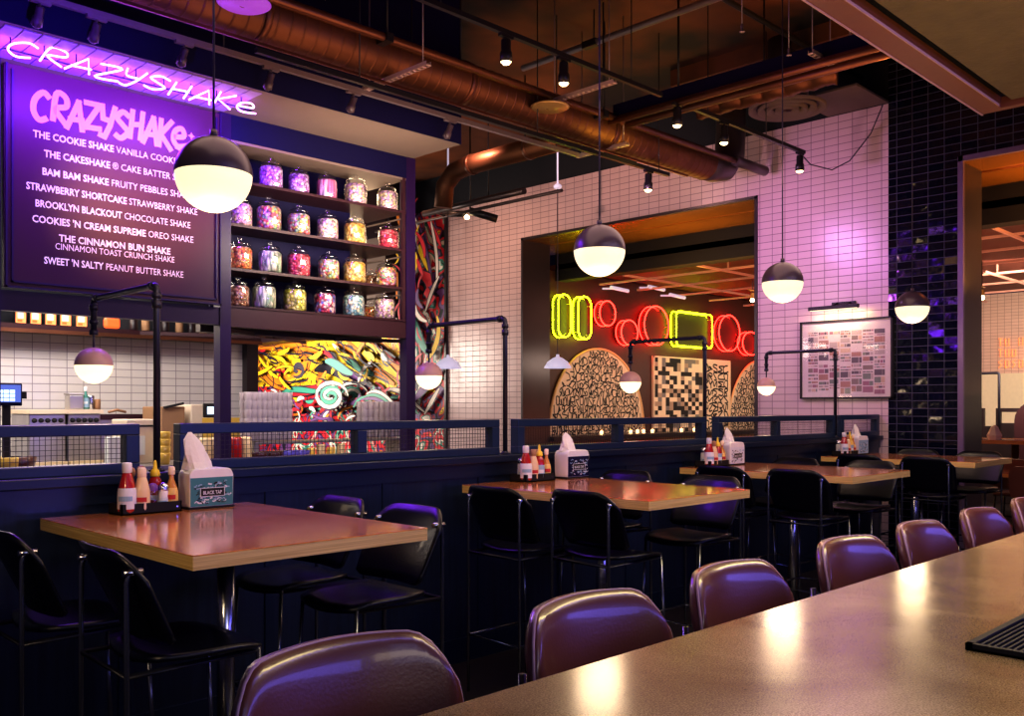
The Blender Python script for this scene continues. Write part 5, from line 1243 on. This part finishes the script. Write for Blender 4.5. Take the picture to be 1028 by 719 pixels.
# second duct, running towards the far left, with an elbow
t = thing('small_duct', 'short bent copper duct near the mural corner of the ceiling', 'duct', (7.2, 7.5, 4.2)); X, z = 7.2, 4.29
MB().tube([(X, 5.9, z), (X, 7.9, z), (X, 8.15, z - .03), (X, 8.32, z - .16), (X, 8.36, z - .42)], .11, 20).build('duct_body', 'duct_metal', t)
MB().tube([(X, 7.82, z), (X, 7.87, z)], .118, 20).tube([(X, 6.9, z), (X, 6.95, z)], .118, 20).build('clamp_band', 'copper', t)
MB().tube([(X + .4, 7.4, 3.98), (X + .4, 9.2, 3.98)], .04, 12).tube([(X + .6, 7.0, 3.95), (X + .6, 10.5, 3.95)], .02, 12).bar((X + .38, 9, 3.97), (X + .62, 9, 3.95), .02).build('side_pipe', 'duct_dark', t)
MB().tube([(X, 7, z), (X, 7, 5.1)], .008).build('hanger', 'track_black', t); MB().tube([(X + .4, 8, 3.98), (X + .4, 8, 5.1)], .008).build('hanger', 'track_black', t)
# copper pipe pair with cross pipes
def run(name, lab, cat, segs, m_, r_, hang=()):
    p0 = segs[0][0]; t = thing(name, lab, cat, p0)
    w = MB()
    for a, b_ in segs: w.tube([a, b_], r_, 12)
    w.build('pipe_run', m_, t)
    if hang: 
        w = MB()
        for p in hang: MB().tube([p, (p[0], p[1], 5.1)], .007, 6).box(p[0] - .03, p[0] + .03, p[1] - .04, p[1] + .12, p[2] - .03, p[2] + .03).build('hanger', 'track_black', t)
    return t
Y = 5.25; z = H + .4975 * Y
t = run('sprinkler_pipe', 'twin copper sprinkler pipes running along the ceiling above the duct', 'pipe', [((-2, Y, z), (8.9, Y, z)), ((-2, Y + .09, z + .03), (8.6, Y + .09, z + .03))], 'copper', .028, [(2.2, Y, z), (4.0, Y, z), (6.4, Y, z)])
MB().tube([(8.6, Y, z), (9.2, Y, z)], .055, 14).build('end_sleeve', 'duct_dark', t)
X = 6.6; z = H + .4975 * Y; zz = z + .02
k_ = MB()
t = thing('cross_beam', 'copper edged steel beam crossing towards the bar canopy', 'beam', (X, 4, zz)); MB().box(X, X + .05, 1.5, 5.3, zz, zz + .12).build('web', 'soffit_blue', t); MB().box(X - .03, X + .08, 1.5, 5.3, zz - .012, zz).build('flange', 'copper', t); MB().tube([(X - .05, 1.5, zz - .05), (X - .05, 5.3, zz - .05)], .028, 12).tube([(X + .07, 1.5, zz - .07), (X + .07, 5.2, zz - .07)], .03, 12).build('side_pipe', 'copper', t)
MB().tube([(X + .02, 2, zz + .1), (X + .02, 2, 5.1)], .01).tube([(X + .02, 4.6, zz + .1), (X + .02, 4.6, 5.1)], .01).build('hanger', 'track_black', t)
t = thing('flexible_duct', 'crumpled copper flexible duct beside the cross beam', 'duct', (7.3, 3.9, 4.2)); pts = []; rr_ = []
for k in range(40): pts.append((7.35 + .02 * math.sin(k), 4.9 - k * .035, 4.28)); rr_.append(.085 * (1 + .10 * (k % 2)))
MB().tube(pts, rr_, 14).build('duct_body', 'duct_metal', t); MB().tube([(7.35, 4.2, 4.3), (7.35, 4.2, 5.1)], .008).build('hanger', 'track_black', t)
run('ceiling_pipe', 'thin pale pipe crossing the dark ceiling above the tracks', 'pipe', [((6.45, .5, 4.8), (6.45, 6.3, 4.8))], 'track_light', .03, [(6.45, 2.2, 4.8), (6.45, 5.4, 4.8)])
run('ceiling_pipe', 'dark conduit high over the nearest table', 'pipe', [((-1, 4.2, 4.9), (9.3, 4.2, 4.9)), ((2.8, 0, 4.95), (2.8, 5.8, 4.95))], 'track_black', .025, [(5, 4.2, 4.9)])
run('ceiling_pipe', 'copper conduit along the ceiling edge near the canopy', 'pipe', [((1, 2.9, 4.85), (9.3, 2.9, 4.85)), ((1, 3.0, 4.85), (9.3, 3.0, 4.85))], 'duct_dark', .02, [(6, 2.9, 4.85)])
w = MB()
for x in (1.2, 3.8, 8.2): w.box(x, x + .12, -2, 5.8, 4.93, 5.1)
for y in (1.0, 3.6): w.box(-2, 9.4, y, y + .10, 4.98, 5.1)
tag(w.build('ceiling_joists', 'ceiling_lit_patches'), 'dark brown joists crossing under the ceiling slab', 'joists', kind='structure')
# strut channels
rn = random.Random(9)
def strut(X, Y, z, L, ax, lab):
    t = thing('strut_channel', lab, 'bracket', (X, Y, z), group='perforated strut channels under the ceiling')
    w = MB(); n = int(L / .05)
    for s in (-1, 1):
        if ax == 'Y': w.box(X + s * .02 - .003, X + s * .02 + .003, Y - L / 2, Y + L / 2, z, z + .03)
        else: w.box(X - L / 2, X + L / 2, Y + s * .02 - .003, Y + s * .02 + .003, z, z + .03)
    for k in range(n + 1):
        q = -L / 2 + L * k / n
        if ax == 'Y': w.box(X - .02, X + .02, Y + q - .012, Y + q + .012, z, z + .004)
        else: w.box(X + q - .012, X + q + .012, Y - .02, Y + .02, z, z + .004)
    w.build('channel', 'strut_steel', t)
    a = (X, Y - L * .42) if ax == 'Y' else (X - L * .42, Y); b_ = (X, Y + L * .42) if ax == 'Y' else (X + L * .42, Y)
    MB().tube([(a[0], a[1], z), (a[0], a[1], 5.1)], .005, 6).tube([(b_[0], b_[1], z), (b_[0], b_[1], 5.1)], .005, 6).build('threaded_rod', 'track_light', t)
strut(4.15, 5.35, 3.88, .75, 'Y', 'perforated pale strut under the spiral duct, left'); strut(5.75, 4.95, 4.06, .7, 'Y', 'perforated pale strut above the spiral duct, middle'); strut(6.75, 5.55, 3.9, .6, 'Y', 'perforated pale strut near the mural side of the duct'); strut(6.62, 3.3, 4.13, .34, 'X', 'short perforated strut on the cross beam near the canopy')

# lighting tracks and spotlights
def track(Y, z, xa, xb, m_, lab, hang):
    t = thing('lighting_track', lab, 'track', ((xa + xb) / 2, Y, z)); MB().box(xa, xb, Y - .018, Y + .018, z, z + .034).build('rail', m_, t)
    w = MB()
    for x in hang: MB().tube([(x, Y, z + .03), (x, Y, 5.1)], .005, 6).build('hanger', 'track_black', t)
def spot(X, Y, z, tx, ty, lab, on=True, violet=False):
    k_ = .72 if violet else 1.0
    t = thing('track_spotlight', lab, 'spotlight', (X, Y, z), group='track spotlights')
    MB().box(X - .06, X + .06, Y - .016, Y + .016, z - .02, z + .001).tube([(X, Y, z - .02), (X, Y, z - .06)], .008, 8).build('adapter', 'track_light' if violet else 'track_black', t)
    d = Vector((tx, ty, -1)).normalized(); p = Vector((X, Y, z - .06)); q = d.to_track_quat('Z', 'Y').to_matrix().to_4x4(); M = Matrix.Translation(p) @ q @ Matrix.Scale(k_, 4)
    hs = MB().lathe([(0, -.03), (.030, -.03), (.034, -.02), (.034, .05), (.042, .06), (.045, .125), (.040, .125), (.036, .07), (0, .07)], n=18, M=M).build('housing', 'globe_top' if violet else 'track_black', t)
    MB().lathe([(0, .145), (.020, .141), (.034, .128), (.036, .12)], n=18, M=M).build('lens', ('spot_glow' if on else 'globe_top'), hs)
    return p + d * .14
SP = []
Ya = 5.72; za = H + .4126 * Ya
track(Ya, za, -1.5, 6.6, 'track_light', 'pale lighting track in front of the violet soffit, below the duct', (1.5, 3.0, 4.6, 6.3))
Yc = 5.30; zc_ = H + .425 * Yc
track(Yc, zc_, 3.0, 7.46, 'track_black', 'black lighting track ending in front of the white tiled wall', (3.8, 5.6, 7.3))
Yb_ = 4.55; zb_ = H + .566 * Yb_
track(Yb_, zb_, 1.2, 6.3, 'track_black', 'black lighting track high above the second table', (2, 3.9, 5.9)); track(Yb_, zb_, 6.7, 8.75, 'track_black', 'black lighting track running up to the white tiled wall', (7.0, 8.0))
for u, lab, vi in ((40, 'violet tinted track spotlight at the top left corner', 1), (97, 'violet tinted track spotlight above the neon sign letters', 1), (185, 'violet tinted track spotlight left of the largest globe cord', 1), (272, 'violet tinted track spotlight right of the largest globe cord', 1), (355, 'violet tinted track spotlight above the jar shelf soffit', 1), (452, 'violet tinted track spotlight at the right end of the soffit', 1)):
    s = (u - 514) / F; SP.append(spot(Ya * (1 + s) / (1 - s), Ya, za, -.1, .5, lab, False, True))
for u, lab in ((508, 'lit track spotlight at top centre'), (566, 'lit track spotlight right of the top centre one'), (680, 'lit track spotlight by the cross beam'), (727, 'lit track spotlight in front of the round ceiling vent'), (803, 'lit track spotlight at the end of the track by the tiled wall')):
    s = (u - 514) / F; SP.append(spot(Yb_ * (1 + s) / (1 - s), Yb_, zb_, .05, .05, lab))
s = (651 - 514) / F; SP.append(spot(Yc * (1 + s) / (1 - s), Yc, zc_, .02, .05, 'lit track spotlight left above the serving window'))
s = (328 - 514) / F; SP.append(spot(4.55 * (1 + s) / (1 - s), Yb_, zb_, 0, 0, 'lit track spotlight at the top edge left of centre'))
# small camera style spot at mural corner
X, Y, z = 7.9, 8.55, 3.98; t = thing('corner_spotlight', 'twin dark spotlight heads beside the top of the mural', 'spotlight', (X, Y, z)); MB().tube([(X, Y + .1, z), (X + .28, Y - .10, z - .09)], .05, 12).tube([(X, Y + .2, z - .02), (X - .05, Y + .55, z + .02)], .04, 12).build('housing', 'track_black', t); MB().lathe([(0, 0), (.03, .01), (.035, .04), (0, .07)], X, Y + .16, z - .10, 10).build('bulb', 'spot_glow', t); MB().tube([(X, Y + .1, z), (X, Y + .1, 5.1)], .01).build('hanger', 'track_black', t)
# round vent and panels by the wall
X, Y, z = 8.35, 4.52, 4.42; t = thing('ceiling_diffuser', 'large round ceiling vent with concentric rings in front of the tiled wall', 'vent', (X, Y, z))
w = MB()
for r0, r1, dz in ((.37, .30, 0), (.28, .215, -.008), (.195, .135, -.014), (.115, .06, -.018)): w.lathe([(r0, dz + .03), (r0, dz), (r0 - .01, dz - .006), (r1, dz + .03)], X, Y, z, 40)
w.build('ring', 'soffit_beige', t); MB().lathe([(.36, .03), (.05, .07), (0, .07)], X, Y, z, 32).build('throat', 'shelf_brown', t); MB().lathe([(.0, -.015), (.04, -.012), (.045, .01)], X, Y, z, 20).build('centre_cap', 'shelf_brown', t)
MB().tube([(X, Y, z + .06), (X, Y, 5.1)], .2, 24).build('duct_collar', 'duct_dark', t)
tag(MB().box(8.65, 9.38, 3.95, 4.6, 4.60, 4.62).build('ceiling_panel', 'soffit_beige'), 'flat pale rectangular access panel at the top right corner of the tiled wall', 'ceiling panel')
pts = [(TX - .08, 3.98, 4.58), (TX - .1, 4.1, 4.3), (TX - .15, 4.3, 4.05), (9.1, 4.42, 3.95), (8.85, 4.53, 3.98), (8.72, 4.55, 4.05)]
tag(MB().tube(smooth3(pts) if 'smooth3' in globals() else pts, .006, 8).build('power_cable', 'cord'), 'thin black power cable sagging from the track end to the wall top', 'cable')
# small sprinklers
for u, v, lab in ((792, 52, 'tiny sprinkler head on the dark ceiling left of the canopy'), (853, 37, 'tiny sprinkler head close to the canopy edge'), (745, 28, 'small hanging hook cluster on the brown ceiling')):
    a = onY(u, v, 3.4); t = thing('sprinkler', lab, 'sprinkler', a, group='ceiling sprinklers'); MB().tube([(a[0], a[1], a[2]), (a[0], a[1], 5.1)], .005, 6).build('drop_pipe', 'track_light', t); MB().lathe([(0, -.03), (.02, -.028), (.02, -.024), (.006, -.02), (.01, 0), (.012, .02), (0, .03)], a[0], a[1], a[2], 12).build('nozzle', 'track_light', t)

# =================================================================== LIGHTS
def area(loc, tgt, size, power, col, sy=None):
    l = bpy.data.lights.new('area_light', 'AREA'); l.energy = power; l.color = col; l.size = size
    if sy: l.shape = 'RECTANGLE'; l.size_y = sy
    o = bpy.data.objects.new('area_light', l); C.objects.link(o); o.location = loc
    o.rotation_euler = (Vector(tgt) - Vector(loc)).to_track_quat('-Z', 'Y').to_euler(); return o
def point(loc, power, col, r=.1):
    l = bpy.data.lights.new('point_light', 'POINT'); l.energy = power; l.color = col; l.shadow_soft_size = r; o = bpy.data.objects.new('point_light', l); C.objects.link(o); o.location = loc
def spotl(loc, tgt, power, col, ang=50, blend=.7, r=.05):
    l = bpy.data.lights.new('spot_light', 'SPOT'); l.energy = power; l.color = col; l.spot_size = R(ang); l.spot_blend = blend; l.shadow_soft_size = r
    o = bpy.data.objects.new('spot_light', l); C.objects.link(o); o.location = loc; o.rotation_euler = (Vector(tgt) - Vector(loc)).to_track_quat('-Z', 'Y').to_euler()
WARM = (1, .74, .48); VIO = (.22, .03, 1.0); PNK = (1, .55, .62)
for p in PEND: point((p[0], p[1], p[2] - .2), 9.5, WARM, .12)
for p in LAMPS: point((p[0], p[1], p[2] - .13), 2.5, WARM, .08)
# violet neon wash under the soffit
area((2.4, 6.0, 3.58), (2.4, 6.5, 3.35), 1.9, 70, VIO, .10)
area((2.5, 6.14, 3.60), (2.5, 6.14, 5), 1.7, 9, (.40, .08, 1), .08)
area((2.3, 5.5, 3.45), (1.9, 1.6, .9), 1.8, 42, VIO, .4)
spotl((3.1, 4.2, 3.3), (2.78, YM, 3.0), 420, (1, .45, .12), 36, 1)
spotl((2.0, 4.6, 3.5), (2.3, YM, 2.75), 14, (1, .35, .45), 60, 1)
# violet on the service runs and the soffit front
spotl((1.7, 4.6, 2.9), (2.0, 5.86, 4.2), 150, (.16, .02, 1.0), 74, 1)
# jar shelves
area((4.4, 5.5, 2.9), (4.5, 6.7, 2.85), 1.2, 38, (1, .84, .66), .3); area((5.0, 7.3, 3.3), (4.9, 6.7, 2.7), .6, 12, WARM); spotl((3.5, 5.6, 3.6), (3.9, 6.6, 3.5), 12, (.5, .12, 1), 36, 1)
# kitchen
area((1.8, 7.0, 3.3), (1.9, 9.2, 1.5), 3.5, 100, (1, .93, .90), .8); area((2.0, 8.3, 2.6), (2.6, 7.2, 1.1), 4.5, 60, (1, .86, .70), .6)
# mural
spotl((3.6, 6.0, 2.0), (4.2, 7.0, 1.35), 14, (1, .85, .85), 90, 1)
area((6.7, 14.3, 2.3), (9.4, 14.0, 2.2), 2.6, 210, (1, .88, .76), 1.0)
# far wall washed by the ceiling spots; violet lamp added for neon highlights
spotl((7.4, 9.2, 4.4), (9.4, 9.9, 2.9), 84, (1, .55, .34), 110, 1, .25); spotl((6.8, 7.6, 4.5), (9.4, 7.6, 4.1), 84, (1, .56, .46), 110, 1, .06)
spotl((7.3, 5.4, 3.6), (9.4, 4.7, 2.8), 76, (.86, .42, 1.0), 110, 1, .06); spotl((5.6, 5.75, 3.5), (9.4, 4.6, 2.9), 55, (.62, .12, 1.0), 50, 1, .12); spotl((7.2, 5.6, 2.9), (9.4, 5.2, 1.9), 22, (.95, .62, .85), 100, 1, .06)
spotl((6.8, 5.2, 3.2), (9.4, 6.0, 4.2), 40, (1, .55, .75), 110, 1, .06)
area((TX - .18, 4.46, 2.51), (TX - .05, 4.46, 2.2), .5, 3.0, (1, .80, .45), .03)
# dining room
area((14, 6.5, 3.4), (14, 6.5, 0), 4, 34, (1, .50, .32), 2); area((13.2, 8.0, 2.2), (13.2, 9.6, 1.7), 5.5, 26, (1, .84, .66), .3); area((12.5, 6, 1.2), (12.5, 6.5, 3.6), 3, 34, (1, .22, .08)); area((10.2, 7, 3.0), (10.2, 7, 3.9), 1.5, 22, (1, .55, .10))
area((14.5, 3.5, 2.9), (18.5, 4.8, 1.9), 2.5, 190, (1, .80, .62)); area((10.3, 2.2, 3.0), (10.3, 2.6, 3.9), 1, 40, (1, .45, .10)); spotl((8.9, 1.0, 2.4), (9.7, 3.26, 2.0), 75, (1, .70, .74), 90, 1); area((13, 3.0, 1.6), (13, 3.0, 3.6), 3, 30, (1, .45, .25))
# overall fills: warm from the ceiling, blue from the bar side
area((4.5, 3.2, 3.2), (4.5, 3.3, 0), 6.5, 46, (1, .66, .56), 1.2)
area((.5, -1.0, 2.6), (4.0, 4.0, .8), 2.5, 17, (.25, .34, 1.0)); area((4.2, .45, 3.3), (4.2, 1.5, 1.0), 5.5, 26, (.24, .20, 1.0), .3); area((4.6, -2.2, 1.95), (2.4, 1.3, 1.1), 4.5, 60, (.20, .17, 1.0), .8)
area((1.0, -1.2, 1.9), (3.0, 3.0, 1.0), 1.6, 9, (1, .80, .55), .6); spotl((-1.0, 1.6, 2.3), (1.9, 3.1, 1.0), 70, (1, .72, .42), 50, .8, .2)
area((4.6, .9, 3.3), (4.6, .3, 1.0), 4.2, 78, (1, .80, .36), .4); spotl((1.2, -.6, 2.6), (1.9, .3, 1.07), 22, (1, .82, .36), 60, 1, .2)
spotl((4.5, .4, 1.5), (4.8, 1.0, 3.4), 48, (1, .70, .34), 150, 1, .3)
# copper glow on the services
area((5.2, 4.2, 2.9), (5.6, 4.9, 4.6), 5, 30, (1, .50, .28), 1.2); spotl((7.2, 2.9, 3.7), (7.0, 2.9, 5.1), 60, (1, .42, .12), 120, 1); spotl((5.2, 3.2, 3.9), (5.3, 3.0, 5.1), 34, (1, .36, .12), 110, 1); spotl((6.9, 4.9, 3.4), (6.7, 5.4, 3.9), 20, (1, .72, .1), 70, 1)
wd = bpy.data.worlds.new('world'); bpy.context.scene.world = wd; wd.use_nodes = True
wd.node_tree.nodes['Background'].inputs[0].default_value = (.20, .15, .42, 1); wd.node_tree.nodes['Background'].inputs[1].default_value = .12
sc = bpy.context.scene; sc.view_settings.view_transform = 'Standard'; sc.view_settings.look = 'None'; sc.view_settings.exposure = .50; sc.view_settings.gamma = .84
sc.cycles.use_denoising = True; sc.cycles.max_bounces = 6; sc.cycles.transparent_max_bounces = 12; sc.cycles.sample_clamp_indirect = 4; sc.cycles.caustics_reflective = False; sc.cycles.caustics_refractive = False
